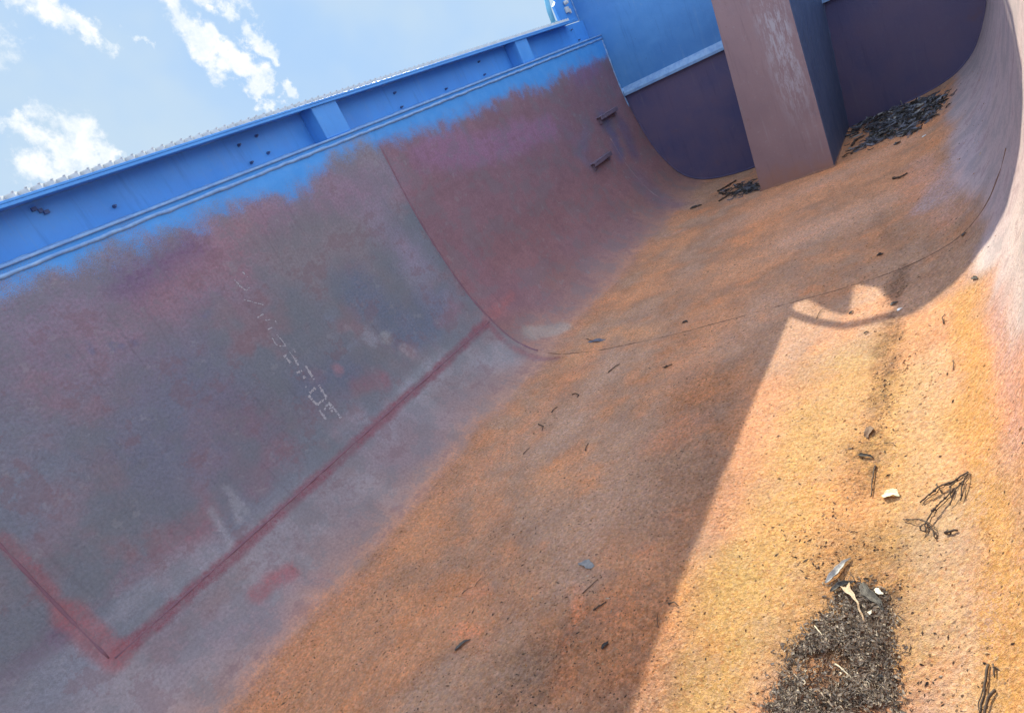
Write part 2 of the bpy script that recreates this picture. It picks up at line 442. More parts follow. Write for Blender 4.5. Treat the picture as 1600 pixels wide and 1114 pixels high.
        [1.715, 0.09],
        [2.082, 0.108],
        [2.534, 0.124],
        [2.74, 0.137],
        [3.088, 0.157],
        [3.649, 0.177],
        [4.201, 0.147],
        [4.609, 0.146],
        [5.07, 0.149],
    ],
    'PLATE': [
        [5.132, 0.635],
        [5.2, 0.669],
        [5.184, 0.781],
        [5.198, 0.847],
        [5.412, 0.836],
        [5.466, 0.86],
        [5.485, 0.952],
        [5.428, 1.002],
        [5.356, 1.051],
        [5.46, 1.143],
        [5.589, 1.245],
        [5.705, 1.339],
        [5.759, 1.414],
        [5.813, 1.522],
        [5.818, 1.582],
        [5.886, 1.689],
        [5.933, 1.819],
        [6.006, 1.956],
        [6.421, 2.039],
        [7.2, 2.066],
    ],
    'RAIL': [
        [4.986, 0.611],
        [5.003, 0.692],
        [5.048, 0.808],
        [5.125, 0.881],
        [5.223, 0.97],
        [5.288, 1.038],
    ],
    'CHALK': [
        [[1.402, 0.628], [1.399, 0.662], [1.411, 0.677], [1.432, 0.691]],
        [[1.427, 0.631], [1.432, 0.656], [1.432, 0.691]],
        [[1.408, 0.594], [1.43, 0.596]],
        [[1.459, 0.576], [1.459, 0.596]],
        [[1.428, 0.713], [1.431, 0.735], [1.424, 0.78]],
        [[1.454, 0.718], [1.447, 0.737]],
        [[1.399, 0.722], [1.404, 0.757]],
        [[1.434, 0.752], [1.424, 0.784]],
        [[1.398, 0.805], [1.424, 0.81]],
        [[1.452, 0.802], [1.448, 0.838], [1.446, 0.869]],
        [[1.414, 0.831], [1.414, 0.847]],
        [[1.447, 0.896], [1.443, 0.925], [1.439, 0.96]],
        [[1.378, 0.908], [1.38, 0.937], [1.384, 0.961]],
        [[1.384, 0.961], [1.407, 0.96], [1.436, 0.963]],
        [[1.39, 0.905], [1.425, 0.901]],
        [[1.432, 0.982], [1.433, 1.025], [1.427, 1.067]],
        [[1.395, 1.0], [1.41, 0.987], [1.43, 0.989]],
        [[1.376, 0.985], [1.372, 1.031]],
        [[1.423, 0.997], [1.416, 1.024]],
        [[1.408, 0.36], [1.414, 0.393], [1.425, 0.42], [1.451, 0.415]],
        [[1.457, 0.349], [1.464, 0.377]],
        [[1.395, 0.446], [1.42, 0.469], [1.455, 0.501]],
        [[1.4, 0.532], [1.432, 0.532]],
        [[1.423, 0.559], [1.444, 0.565]],
        [[1.394, 0.719], [1.412, 0.719]],
        [[1.413, 0.893], [1.425, 0.907]],
        [[1.393, 0.872], [1.395, 0.881]],
    ],
    'PILES': {
        'far': [[5.172, 2.752], [5.384, 2.793], [5.357, 3.004], [5.283, 3.187], [5.115, 3.277], [4.871, 3.295], [4.623, 3.265], [4.509, 3.183], [4.619, 3.09], [4.636, 2.98], [4.671, 2.865], [4.831, 2.946], [5.004, 2.852]],
        'post': [[4.96, 1.853], [5.021, 1.949], [4.981, 2.059], [4.805, 2.148], [4.629, 2.202], [4.636, 2.108], [4.805, 1.954]],
        'near': [[0.684, 3.122], [0.755, 3.133], [0.832, 3.146], [0.884, 3.174], [0.929, 3.204], [0.98, 3.213], [0.976, 3.253], [0.937, 3.292], [0.87, 3.303], [0.823, 3.306], [0.772, 3.316], [0.698, 3.324]],
    },
    'TWIGS': [
        ['twig', 'upright dark twig lying below the black seed pod on the sunlit rust', 'twig', [[1.352, 3.241], [1.301, 3.239], [1.245, 3.242]], 0.0016, 'dark', 0.004],
        ['twig', 'thin curved tendril right of the brown triangular leaf', 'twig', [[1.434, 3.254], [1.429, 3.271], [1.411, 3.284]], 0.0009, 'dark', 0.004],
        ['twig', 'short thick black stick lying alone below the forked stalk', 'twig', [[1.075, 3.402], [1.073, 3.416], [1.069, 3.428]], 0.0026, 'dark', 0.004],
        ['twig', 'tall forked twig at the lower right edge of the sunlit floor', 'twig', [[0.762, 3.48], [0.737, 3.478], [0.714, 3.473], [0.688, 3.463]], 0.0018, 'dark', 0.004],
        ['twig', 'thin pale stem leaning against the tall forked twig', 'twig', [[0.736, 3.476], [0.715, 3.468], [0.703, 3.461], [0.686, 3.463]], 0.0009, 'dark', 0.004],
        ['twig', 'knobbly dark twig at the bottom right corner beside the tall forked twig', 'twig', [[0.715, 3.489], [0.704, 3.48], [0.694, 3.475], [0.682, 3.47]], 0.002, 'dark', 0.004],
        ['twig', 'small hooked twig just above the knobbly one at lower right', 'twig', [[0.758, 3.489], [0.744, 3.493], [0.735, 3.491]], 0.0014, 'dark', 0.004],
        ['twig', 'hooked dark twig beside the faint cross seam on the shaded floor', 'twig', [[2.652, 1.727], [2.603, 1.801], [2.618, 1.849]], 0.0016, 'dark', 0.004],
        ['twig', 'long hook-ended twig on the shaded floor below the cross seam', 'twig', [[2.244, 2.046], [2.274, 2.057], [2.307, 2.077]], 0.0022, 'dark', 0.004],
        ['twig', 'short straight dark twig on shaded floor right of the hook-ended one', 'twig', [[2.172, 2.359], [2.175, 2.38], [2.184, 2.394]], 0.003, 'dark', 0.004],
        ['twig', 'arched dark twig on shaded floor left of centre', 'twig', [[2.085, 1.924], [2.092, 1.942], [2.07, 1.971], [2.055, 1.968]], 0.0022, 'dark', 0.004],
        ['twig', 'double-pronged twig on the shaded floor beside the orange dust edge', 'twig', [[1.95, 1.885], [1.975, 1.885], [1.993, 1.896]], 0.002, 'dark', 0.004],
        ['twig', 'small bent twig under the double-pronged one', 'twig', [[1.86, 1.866], [1.836, 1.908], [1.802, 1.921]], 0.002, 'dark', 0.004],
        ['twig', 'straight twig tipped with a bud on the orange shaded floor', 'twig', [[1.624, 2.236], [1.644, 2.231], [1.668, 2.228]], 0.0016, 'dark', 0.004],
        ['twig', 'crooked twig at the left end of the orange shaded patch', 'twig', [[1.645, 1.918], [1.666, 1.925], [1.683, 1.925]], 0.0018, 'dark', 0.004],
        ['twig', 'long grass stem on shaded floor right of the pale leaf', 'twig', [[0.958, 2.569], [0.978, 2.582], [1.007, 2.595]], 0.0012, 'dark', 0.004],
        ['twig', 'thick dark splinter on shaded floor below the grass stem', 'twig', [[0.905, 2.631], [0.92, 2.648], [0.931, 2.658]], 0.0022, 'dark', 0.004],
        ['twig', 'thin bent stem on the shaded floor at lower left', 'twig', [[0.931, 2.127], [0.947, 2.137], [0.957, 2.149]], 0.0008, 'dark', 0.004],
        ['twig', 'straight thin stem just above the bent stem at lower left', 'twig', [[0.961, 2.16], [0.979, 2.16], [0.992, 2.162]], 0.0008, 'dark', 0.004],
        ['twig', 'short curled black twig next to the shadow edge near the bottom', 'twig', [[0.935, 2.832], [0.939, 2.846], [0.931, 2.859]], 0.0016, 'dark', 0.004],
        ['twig', 'vertical thin twig left of the shadow edge near the bottom', 'twig', [[0.867, 2.831], [0.887, 2.82], [0.906, 2.816]], 0.0008, 'dark', 0.004],
        ['twig', 'dark twig lying on far floor in front of the box column', 'twig', [[3.678, 3.127], [3.641, 3.158], [3.659, 3.192]], 0.005, 'dark', 0.004],
        ['twig', 'long dry stem leaning up out of the far leaf pile onto the end plate', 'twig', [[5.886, 2.995], [5.607, 3.034], [5.362, 3.073]], 0.004, 'grey', 0.05],
        ['twig', 'forked black stem trailing left from the far leaf pile', 'twig', [[4.8, 2.801], [4.928, 2.82], [4.95, 2.865]], 0.006, 'dark', 0.004],
        ['twig', 'lower black stem trailing from the far leaf pile toward the column', 'twig', [[4.601, 2.816], [4.671, 2.846], [4.728, 2.924]], 0.005, 'dark', 0.004],
        ['twig', 'long black stem beside the small leaf heap at the column foot', 'twig', [[5.01, 1.794], [5.063, 1.841], [5.185, 1.898]], 0.006, 'dark', 0.004],
        ['twig', 'lower black stem trailing from the small leaf heap at the column foot', 'twig', [[4.705, 1.892], [4.759, 1.927], [4.865, 1.954]], 0.005, 'dark', 0.004],
        ['twig', 'short stick lying across the bar shadow on the sunlit floor', 'twig', [[2.287, 2.957], [2.331, 2.959], [2.357, 2.969]], 0.0012, 'dark', 0.004],
        ['twig', 'pale straight straw on the upper mulch of the near patch', 'twig', [[0.886, 3.173], [0.866, 3.188], [0.849, 3.201]], 0.0011, 'straw', 0.012],
        ['twig', 'pale straight straw lower down on the near mulch patch', 'twig', [[0.802, 3.222], [0.783, 3.243], [0.766, 3.263]], 0.0014, 'straw', 0.014],
        ['twig', 'thin dark stem standing out above the curled bark at the mulch tip', 'twig', [[1.02, 3.222], [1.003, 3.23], [0.987, 3.24]], 0.0009, 'dark', 0.012],
        ['twig', 'thin curved hair of grass on the sunlit floor high on the right', 'twig', [[1.645, 3.414], [1.666, 3.418], [1.692, 3.414]], 0.001, 'dark', 0.004],
        ['twig', 'small black twig on the sunny right wall foot above the forked stalk', 'twig', [[1.922, 3.385], [1.958, 3.381], [1.969, 3.388]], 0.0014, 'dark', 0.004],
    ],
    'LEAVES': [
        ['dry_leaf', 'grey curled dry leaf just above the near mulch patch', [[0.995, 3.177], [1.059, 3.219]], 0.018, 2.2, 'silver', 0.006, 0.12],
        ['dry_leaf', 'pale brown dry leaf with a long stalk lying on the near mulch', [[0.889, 3.269], [0.979, 3.223]], 0.02, 1.2, 'tan', 0.02, 0.12],
        ['dry_leaf', 'dark curled bark-like leaf across the tip of the near mulch', [[0.97, 3.19], [0.994, 3.236]], 0.016, 2.6, 'char', 0.012, 0.12],
        ['dry_leaf', 'dark crumpled leaf at the right side of the mulch tip', [[0.987, 3.246], [0.914, 3.296]], 0.02, 2.0, 'char', 0.008, 0.12],
        ['dry_leaf', 'tiny cream leaf at the right end of the mulch tip', [[0.968, 3.275], [0.952, 3.292]], 0.01, 0.8, 'cream', 0.012, 0.12],
        ['dry_leaf', 'small cream leaf scrap beside the stalked leaf on the mulch', [[0.901, 3.268], [0.915, 3.276]], 0.008, 0.5, 'cream', 0.016, 0.12],
        ['dry_leaf', 'pale yellow crumpled leaf on sunlit rust left of the forked stalk', [[1.244, 3.267], [1.228, 3.303]], 0.026, 1.3, 'pale', 0.004, 0.3],
        ['seed_pod', 'black seed pod on sunlit rust above the upright twig', [[1.409, 3.195], [1.383, 3.235]], 0.012, 2.6, 'black', 0.005, 0.12],
        ['dry_leaf', 'brown three-cornered leaf at the top of the sunlit dirt streak', [[1.522, 3.21], [1.471, 3.213]], 0.022, 0.9, 'brown', 0.004, 0.12],
        ['dry_leaf', 'pale grey leaf lying flat on the shaded floor', [[1.053, 2.559], [1.063, 2.5]], 0.026, 0.4, 'grey', 0.003, 0.12],
        ['dry_leaf', 'dark curled leaf in shade at the lower left of the floor', [[0.741, 2.25], [0.782, 2.278]], 0.014, 2.3, 'char', 0.005, 0.12],
        ['dry_leaf', 'black crumpled leaf in shade near the bottom middle', [[0.796, 2.71], [0.819, 2.717]], 0.012, 2.2, 'black', 0.005, 0.12],
        ['dry_leaf', 'black leaf on far floor below the column by the dirt streak', [[2.713, 3.125], [2.713, 3.151]], 0.02, 1.8, 'black', 0.004, 0.12],
        ['dry_leaf', 'dark leaf inside the triangular sun patch beside the white flake', [[2.206, 3.213], [2.215, 3.236]], 0.018, 1.6, 'char', 0.003, 0.12],
        ['dry_leaf', 'white flake at the right end of the triangular sun patch', [[2.143, 3.239], [2.155, 3.252]], 0.014, 0.5, 'white', 0.004, 0.12],
        ['dry_leaf', 'black leaf pair member nearest the bar shadow, left one', [[2.244, 3.075], [2.26, 3.088]], 0.012, 1.9, 'black', 0.004, 0.12],
        ['dry_leaf', 'black scrap on the sunlit floor below the bar shadow', [[2.06, 3.142], [2.063, 3.158]], 0.01, 1.9, 'black', 0.004, 0.12],
        ['dry_leaf', 'dark leaf on the shaded floor left of the small leaf heap', [[4.689, 1.668], [4.728, 1.752]], 0.035, 1.6, 'char', 0.006, 0.12],
        ['dry_leaf', 'dark green leaf on the far floor below the big leaf heap', [[4.379, 3.08], [4.404, 3.113]], 0.03, 1.8, 'char', 0.008, 0.12],
        ['dry_leaf', 'white scrap on the far floor beside the big leaf heap', [[4.264, 3.233], [4.284, 3.249]], 0.02, 0.4, 'white', 0.006, 0.12],
        ['dry_leaf', 'small black leaf on the shaded floor above the cross seam', [[2.609, 2.294], [2.605, 2.325]], 0.02, 1.5, 'black', 0.004, 0.12],
        ['dry_leaf', 'dark leaf lodged on the cross seam of the shaded right wall', [[2.476, 3.439], [2.473, 3.457]], 0.015, 1.4, 'char', 0.004, 0.12],
        ['dry_leaf', 'small black leaf high on the sunlit right wall foot', [[2.073, 3.482], [2.027, 3.5]], 0.012, 1.8, 'black', 0.004, 0.12],
        ['dry_leaf', 'slate grey oval leaf lying flat beside the faint cross seam', [[2.613, 1.754], [2.614, 1.862]], 0.034, 0.3, 'slate', 0.003, 0.05],
    ],
    'STALK': [
        [[1.215, 3.454], [1.189, 3.452], [1.17, 3.445], [1.145, 3.436]],
        [[1.215, 3.454], [1.211, 3.439], [1.203, 3.429], [1.206, 3.39], [1.186, 3.347]],
        [[1.207, 3.429], [1.188, 3.416], [1.167, 3.414]],
        [[1.198, 3.441], [1.174, 3.432], [1.146, 3.411]],
        [[1.187, 3.418], [1.168, 3.406], [1.14, 3.381], [1.117, 3.366], [1.104, 3.363], [1.094, 3.362]],
        [[1.148, 3.316], [1.138, 3.333], [1.128, 3.353], [1.112, 3.369], [1.09, 3.38], [1.069, 3.384]],
        [[1.227, 3.381], [1.208, 3.39], [1.19, 3.394]],
        [[1.119, 3.366], [1.107, 3.355], [1.095, 3.358], [1.095, 3.365]],
    ],
}
PRO = np.array(DATA['PRO'])                     # cross-section of the hopper (x, z), left rim to right rim
SEG = np.linalg.norm(np.diff(PRO, axis=0), axis=1)
SS = np.r_[0, np.cumsum(SEG)]
SMAX = SS[-1]
TAN = np.gradient(PRO, SS, axis=0)
TAN /= np.linalg.norm(TAN, axis=1)[:, None]
Y0, Y1 = -2.5, 5.45

def surf(y, s, h=0.0):
    x = np.interp(s, SS, PRO[:, 0]); z = np.interp(s, SS, PRO[:, 1])
    tx = np.interp(s, SS, TAN[:, 0]); tz = np.interp(s, SS, TAN[:, 1])
    l = math.hypot(tx, tz); tx /= l; tz /= l
    return Vector((x - tz * h, y, z + tx * h))
def frame(s):
    """tangent across (towards the right rim), tangent along (+Y), inward normal"""
    tx = np.interp(s, SS, TAN[:, 0]); tz = np.interp(s, SS, TAN[:, 1])
    l = math.hypot(tx, tz)
    return Vector((tx / l, 0, tz / l)), Vector((0, 1, 0)), Vector((-tz / l, 0, tx / l))

# ------------------------------------------------------------------ object helpers
def link(name, bm, mat, parent=None, smooth=False, loc=None):
    me = bpy.data.meshes.new(name)
    bmesh.ops.recalc_face_normals(bm, faces=bm.faces)
    if smooth:
        for f in bm.faces: f.smooth = True
    if loc is not None: bmesh.ops.translate(bm, verts=bm.verts, vec=-Vector(loc))
    bm.to_mesh(me); bm.free()
    o = bpy.data.objects.new(name, me); COL.objects.link(o)
    if loc is not None: o.location = loc
    if mat is not None: me.materials.append(mat)
    if parent is not None: o.parent = parent
    return o
def tag(o, label=None, cat=None, group=None, kind=None):
    if label: o['label'] = label
    if cat: o['category'] = cat
    if group: o['group'] = group
    if kind: o['kind'] = kind
    return o
def bx(bm, lo, hi, bev=0.0):
    r = bmesh.ops.create_cube(bm, size=1.0)
    lo = Vector(lo); hi = Vector(hi)
    for v in r['verts']:
        v.co = Vector(((lo[i] + hi[i]) / 2 + v.co[i] * (hi[i] - lo[i])) for i in range(3))
    if bev > 0:
        es = list({e for v in r['verts'] for e in v.link_edges})
        bmesh.ops.bevel(bm, geom=es, offset=bev, segments=2, affect='EDGES', profile=0.6)
def tube(bm, pts, rad, n=8, cap=True):
    pts = [Vector(p) for p in pts]
    rads = rad if isinstance(rad, (list, tuple, np.ndarray)) else [rad] * len(pts)
    rings = []
    a = None
    for i, p in enumerate(pts):
        t = (pts[min(i + 1, len(pts) - 1)] - pts[max(i - 1, 0)]).normalized()
        if a is None:
            a = t.cross(Vector((0, 0, 1)))
            if a.length < .1: a = t.cross(Vector((1, 0, 0)))
        else:
            a = a - t * a.dot(t)
            if a.length < 1e-3: a = t.cross(Vector((1, .3, 0)))
        a.normalize(); b = t.cross(a).normalized()
        rings.append([bm.verts.new(p + (a * math.cos(q) + b * math.sin(q)) * rads[i]) for q in [2 * math.pi * k / n for k in range(n)]])
    for r0, r1 in zip(rings, rings[1:]):
        for k in range(n): bm.faces.new((r0[k], r0[(k + 1) % n], r1[(k + 1) % n], r1[k]))
    if cap:
        bm.faces.new(rings[0]); bm.faces.new(rings[-1][::-1])
def prism(bm, poly, axis, a, b):
    """polygon in the two other axes, extruded along axis from a to b"""
    def mk(p, t):
        if axis == 'x': return Vector((t, p[0], p[1]))
        if axis == 'y': return Vector((p[0], t, p[1]))
        return Vector((p[0], p[1], t))
    v0 = [bm.verts.new(mk(p, a)) for p in poly]; v1 = [bm.verts.new(mk(p, b)) for p in poly]
    n = len(poly)
    bm.faces.new(v0); bm.faces.new(v1[::-1])
    for k in range(n): bm.faces.new((v0[k], v1[k], v1[(k + 1) % n], v0[(k + 1) % n]))
def resample(pts, step):
    P = np.array(pts, float)
    L = np.r_[0, np.cumsum(np.linalg.norm(np.diff(P, axis=0), axis=1))]
    n = max(3, int(L[-1] / step) + 1)
    q = np.linspace(0, L[-1], n)
    return np.stack([np.interp(q, L, P[:, k]) for k in range(P.shape[1])], 1)

# ------------------------------------------------------------------ numpy noise
LATTICE = {}
def vnoise(y, s, scale, seed):
    g = LATTICE.get(seed)
    if g is None: g = LATTICE[seed] = np.random.default_rng(seed).random((256, 256))
    a = y * scale + 1000.37; b = s * scale + 1000.71
    i = np.floor(a).astype(int); j = np.floor(b).astype(int)
    u = a - i; v = b - j
    u = u * u * u * (u * (6 * u - 15) + 10); v = v * v * v * (v * (6 * v - 15) + 10)
    i0 = i & 255; i1 = (i + 1) & 255; j0 = j & 255; j1 = (j + 1) & 255
    return (g[i0, j0] * (1 - u) + g[i1, j0] * u) * (1 - v) + (g[i0, j1] * (1 - u) + g[i1, j1] * u) * v
def fbm(y, s, scale, seed, oct=4, rough=0.5):
    t = 0; amp = 1; tot = 0
    for k in range(oct):
        t = t + amp * vnoise(y, s, scale * 2 ** k, seed + k); tot += amp; amp *= rough
    return t / tot
def sstep(x, a, b):
    t = np.clip((x - a) / (b - a), 0, 1); return t * t * (3 - 2 * t)
def grit_mask(y, s):
    g = sstep(s + (fbm(y, s, 3.0, 5, 5, .6) - .5) * .10 + (fbm(y, s, 26.0, 8, 3) - .5) * .05, 1.49, 1.67)
    return g * (1 - sstep(s + (fbm(y, s, 4.0, 15, 4) - .5) * .16 + .12 * sstep(y, 2.5, 3.3) - .22 * (1 - sstep(y, 1.25, 1.75)), 3.44, 3.56) * (.55 + .3 * sstep(y, 1.6, 2.4)))
def relief(y, s):
    """gentle dents in the plate, uneven dust, and the plate lap on the wall"""
    h = (fbm(y, s, 1.1, 21, 2) - .5) * .016 * sstep(s, .3, 1.2) + (fbm(y, s, 7.0, 31, 3) - .5) * .004 * grit_mask(y, s)
    h = h * sstep(s, .02, .25) * (1 - sstep(s, SMAX - .3, SMAX - .05))
    return h + .006 * (1 - sstep(y, 2.492, 2.506)) * (1 - sstep(s, 1.35, 1.6)) * sstep(s, 0.0, .1)
def polydist(y, s, pts):
    P = np.array(pts, float)
    if len(P) == 1: return np.hypot(y - P[0, 0], s - P[0, 1])
    dm = np.full(y.shape, 1e9)
    for a, b in zip(P[:-1], P[1:]):
        ab = b - a; t = np.clip(((y - a[0]) * ab[0] + (s - a[1]) * ab[1]) / max(ab @ ab, 1e-9), 0, 1)
        dm = np.minimum(dm, np.hypot(y - a[0] - t * ab[0], s - a[1] - t * ab[1]))
    return dm

# ------------------------------------------------------------------ materials
def base_mat(name):
    mt = bpy.data.materials.new(name); mt.use_nodes = True
    t = NT(mt.node_tree); b = mt.node_tree.nodes['Principled BSDF']
    return mt, t, b
def hull_material():
    mt, t, b = base_mat('rusty_hull_steel')
    uv = t.node('ShaderNodeUVMap'); uv.uv_map = 'metres'
    u = uv.outputs[0]
    speck = t.ramp(t.math('ADD', t.math('MULTIPLY', t.noise(u, 300.0, 2.0, 0.6), 0.6), t.math('MULTIPLY', t.noise(u, 55.0, 4.0, 0.7), 0.4)), 0.44, 0.56)
    tint = t.mix(speck, t.attr('tint'), t.attr('tint_b')); mk = t.sep(t.attr('mask'))
    blue, dirt = mk[0], mk[2]
    edge_n = t.math('MULTIPLY', t.math('SUBTRACT', t.noise(u, 240.0, 3.0, 0.7), 0.5), 1.1)
    grit = t.ramp(t.math('ADD', mk[1], edge_n), 0.25, 0.75)
    fine = t.noise(u, 420.0, 3.0, 0.7)
    mid = t.noise(u, 95.0, 4.0, 0.65)
    # weathered plate: fine mottling of the tint
    k = t.math('ADD', t.math('MULTIPLY', t.math('SUBTRACT', fine, 0.5), 0.95), t.math('MULTIPLY', t.math('SUBTRACT', mid, 0.5), 1.15))
    k = t.math('ADD', k, t.math('MULTIPLY', t.math('SUBTRACT', t.noise(u, 22.0, 5.0, 0.7), 0.5), 0.55))
    k = t.math('MULTIPLY', k, t.math('ADD', 0.75, t.math('MULTIPLY', grit, 0.35)))
    k = t.math('ADD', 1.0, k)
    comb = t.node('ShaderNodeCombineColor')
    for i in range(3): t.put(comb.inputs[i], k)
    c = t.mix(1.0, tint, comb.outputs[0], 'MULTIPLY')
    # granular rust scale: each grain its own shade
    gw = t.node('ShaderNodeTexNoise'); t.put(gw.inputs['Vector'], u); gw.inputs['Scale'].default_value = 120.0; gw.inputs['Detail'].default_value = 2.0
    gs_ = t.node('ShaderNodeVectorMath', operation='SCALE'); t.put(gs_.inputs[0], t.vmath('SUBTRACT', gw.outputs['Color'], (.5, .5, .5))); gs_.inputs['Scale'].default_value = 0.012
    gwarp = gs_.outputs[0]
    gv = t.node('ShaderNodeTexVoronoi'); t.put(gv.inputs['Vector'], t.vmath('ADD', u, gwarp)); gv.inputs['Scale'].default_value = 125.0
    g1 = t.sep(gv.outputs['Color'])
    gsh = t.math('ADD', 0.87, t.math('MULTIPLY', g1[0], 0.26))
    gc = t.node('ShaderNodeCombineColor')
    t.put(gc.inputs[0], gsh); t.put(gc.inputs[1], t.math('MULTIPLY', gsh, t.math('ADD', .96, t.math('MULTIPLY', g1[1], .08)))); t.put(gc.inputs[2], t.math('MULTIPLY', gsh, t.math('ADD', .84, t.math('MULTIPLY', g1[1], .3))))
    c = t.mix(grit, c, t.mix(1.0, c, gc.outputs[0], 'MULTIPLY'))
    # drifts of paler and redder grains on the dusty floor
    grain = t.voro(u, 230.0, 'Color'); gs = t.sep(grain)
    c = t.mix(t.math('MULTIPLY', grit, t.ramp(gs[0], 0.80, 0.95, 0.0, 0.55)), c, t.mix(0.6, c, rgb(.75, .52, .33)))
    c = t.mix(t.math('MULTIPLY', grit, t.ramp(gs[1], 0.84, 0.97, 0.0, 0.6)), c, t.mix(0.65, c, rgb(.42, .13, .045)))
    # dark pits and crumbs, thicker in the dirt streak
    vd = t.node('ShaderNodeTexVoronoi'); t.put(vd.inputs['Vector'], u); vd.inputs['Scale'].default_value = 92.0
    vs = t.sep(vd.outputs['Color'])
    thr = t.math('ADD', 0.06, t.math('MULTIPLY', vs[0], 0.20))
    spot = t.math('MULTIPLY', t.math('LESS_THAN', vd.outputs['Distance'], thr), t.math('GREATER_THAN', t.math('ADD', vs[1], t.math('MULTIPLY', dirt, 0.6)), 0.68))
    pitn = t.ramp(t.noise(u, 160.0, 5.0, 0.75), 0.57, 0.68)
    spot2 = t.math('MULTIPLY', pitn, t.math('ADD', 0.35, t.math('MULTIPLY', dirt, 0.9)), clamp=True)
    dk = t.math('MAXIMUM', t.math('MULTIPLY', spot, 0.8), t.math('MULTIPLY', spot2, 0.75))
    dk = t.math('MULTIPLY', dk, t.math('ADD', 0.12, t.math('MULTIPLY', grit, 0.88)))
    c = t.mix(dk, c, rgb(.06, .035, .022))
    dsm = t.math('MULTIPLY', dirt, t.ramp(t.noise(u, 40.0, 5.0, 0.7), 0.42, 0.62, 0.0, 0.75))
    c = t.mix(dsm, c, rgb(.085, .05, .032))
    # bare plate: pale scuffs and dark freckles of mill scale
    wall = t.math('SUBTRACT', 1.0, grit, clamp=True)
    str_ = t.node('ShaderNodeVectorMath', operation='MULTIPLY'); t.put(str_.inputs[0], u); str_.inputs[1].default_value = (60.0, 5.0, 1.0)
    scr = t.ramp(t.noise(str_.outputs[0], 1.0, 4.0, 0.7), 0.62, 0.80, 0.0, 0.30)
    c = t.mix(t.math('MULTIPLY', wall, scr), c, t.mix(0.5, c, rgb(.40, .40, .43)))
    chn = t.noise(u, 5.5, 10.0, 0.74)
    chip = t.ramp(chn, 0.520, 0.538)
    c = t.mix(t.math('MULTIPLY', wall, t.math('MULTIPLY', chip, 0.55)), c, t.mix(0.55, c, rgb(.135, .155, .175)))
    chip2 = t.math('MULTIPLY', t.ramp(chn, 0.425, 0.44, 1.0, 0.0), 0.50)
    c = t.mix(t.math('MULTIPLY', wall, chip2), c, t.mix(0.6, c, rgb(.20, .115, .135)))
    off = t.vmath('ADD', u, (13.7, 4.1, 0.0))
    pln = t.noise(off, 13.0, 9.0, 0.78)
    c = t.mix(t.math('MULTIPLY', wall, t.ramp(pln, 0.585, 0.605, 0.0, 0.5)), c, t.mix(0.5, c, rgb(.30, .30, .32)))
    run = t.node('ShaderNodeVectorMath', operation='MULTIPLY'); t.put(run.inputs[0], u); run.inputs[1].default_value = (34.0, 1.6, 1.0)
    rn = t.noise(run.outputs[0], 1.0, 5.0, 0.7)
    c = t.mix(t.math('MULTIPLY', wall, t.ramp(rn, 0.56, 0.72, 0.0, 0.35)), c, t.mix(0.6, c, rgb(.07, .06, .08)))
    c = t.mix(t.math('MULTIPLY', wall, t.ramp(rn, 0.44, 0.30, 0.0, 0.28)), c, t.mix(0.5, c, rgb(.30, .28, .31)))
    # floor: sharp-edged patches of lifted scale and scrapes along the trough
    sca = t.math('MULTIPLY', t.ramp(chn, 0.545, 0.560), t.math('MULTIPLY', grit, 0.40))
    c = t.mix(sca, c, t.mix(0.5, c, rgb(.34, .24, .20)))
    sca2 = t.math('MULTIPLY', t.ramp(pln, 0.610, 0.625), t.math('MULTIPLY', grit, 0.45))
    c = t.mix(sca2, c, t.mix(0.55, c, rgb(.60, .24, .08)))
    lng = t.node('ShaderNodeVectorMath', operation='MULTIPLY'); t.put(lng.inputs[0], u); lng.inputs[1].default_value = (2.2, 46.0, 1.0)
    ln_ = t.noise(lng.outputs[0], 1.0, 5.0, 0.72)
    c = t.mix(t.math('MULTIPLY', grit, t.ramp(ln_, 0.56, 0.70, 0.0, 0.22)), c, t.mix(0.6, c, rgb(.16, .09, .065)))
    c = t.mix(t.math('MULTIPLY', grit, t.ramp(ln_, 0.42, 0.30, 0.0, 0.22)), c, t.mix(0.5, c, rgb(.62, .46, .34)))
    fr = t.ramp(t.noise(u, 210.0, 4.0, 0.8), 0.57, 0.70, 0.0, 0.55)
    c = t.mix(t.math('MULTIPLY', wall, fr), c, t.mix(0.7, c, rgb(.03, .025, .035)))
    fl = t.ramp(t.noise(u, 150.0, 6.0, 0.85), 0.60, 0.74, 0.0, 0.45)
    c = t.mix(t.math('MULTIPLY', wall, fl), c, rgb(.36, .35, .38))
    # sprayed blue band: grainy overspray edge
    sp = t.math('ADD', blue, t.math('MULTIPLY', t.math('SUBTRACT', t.noise(u, 330.0, 3.0, 0.75), 0.5), 1.5))
    sp = t.math('ADD', sp, t.math('MULTIPLY', t.math('SUBTRACT', t.noise(u, 9.0, 5.0, 0.6), 0.5), 0.9))
    bf = t.ramp(sp, 0.40, 0.68)
    bcol = t.mix(t.ramp(t.noise(u, 14.0, 5.0, 0.65), 0.35, 0.70), rgb(*(0.06, 0.28, 0.68)), rgb(*(0.085, 0.31, 0.7)))
    bcol = t.mix(t.ramp(t.noise(u, 38.0, 6.0, 0.75), 0.58, 0.72, 0.0, 0.35), bcol, rgb(.20, .34, .58))
    c = t.mix(bf, c, bcol)
    t.put(b.inputs['Base Color'], c)
    t.put(b.inputs['Roughness'], t.math('ADD', 0.55, t.math('MULTIPLY', grit, 0.38)))
    b.inputs['Specular IOR Level'].default_value = 0.25
    h = t.math('ADD', t.math('MULTIPLY', fine, 0.35), t.math('MULTIPLY', mid, 0.9))
    h = t.math('ADD', h, t.math('MULTIPLY', t.noise(u, 28.0, 3.0, 0.6), 1.0))
    h = t.math('ADD', h, t.math('MULTIPLY', t.noise(u, 125.0, 5.0, 0.7), 0.9))
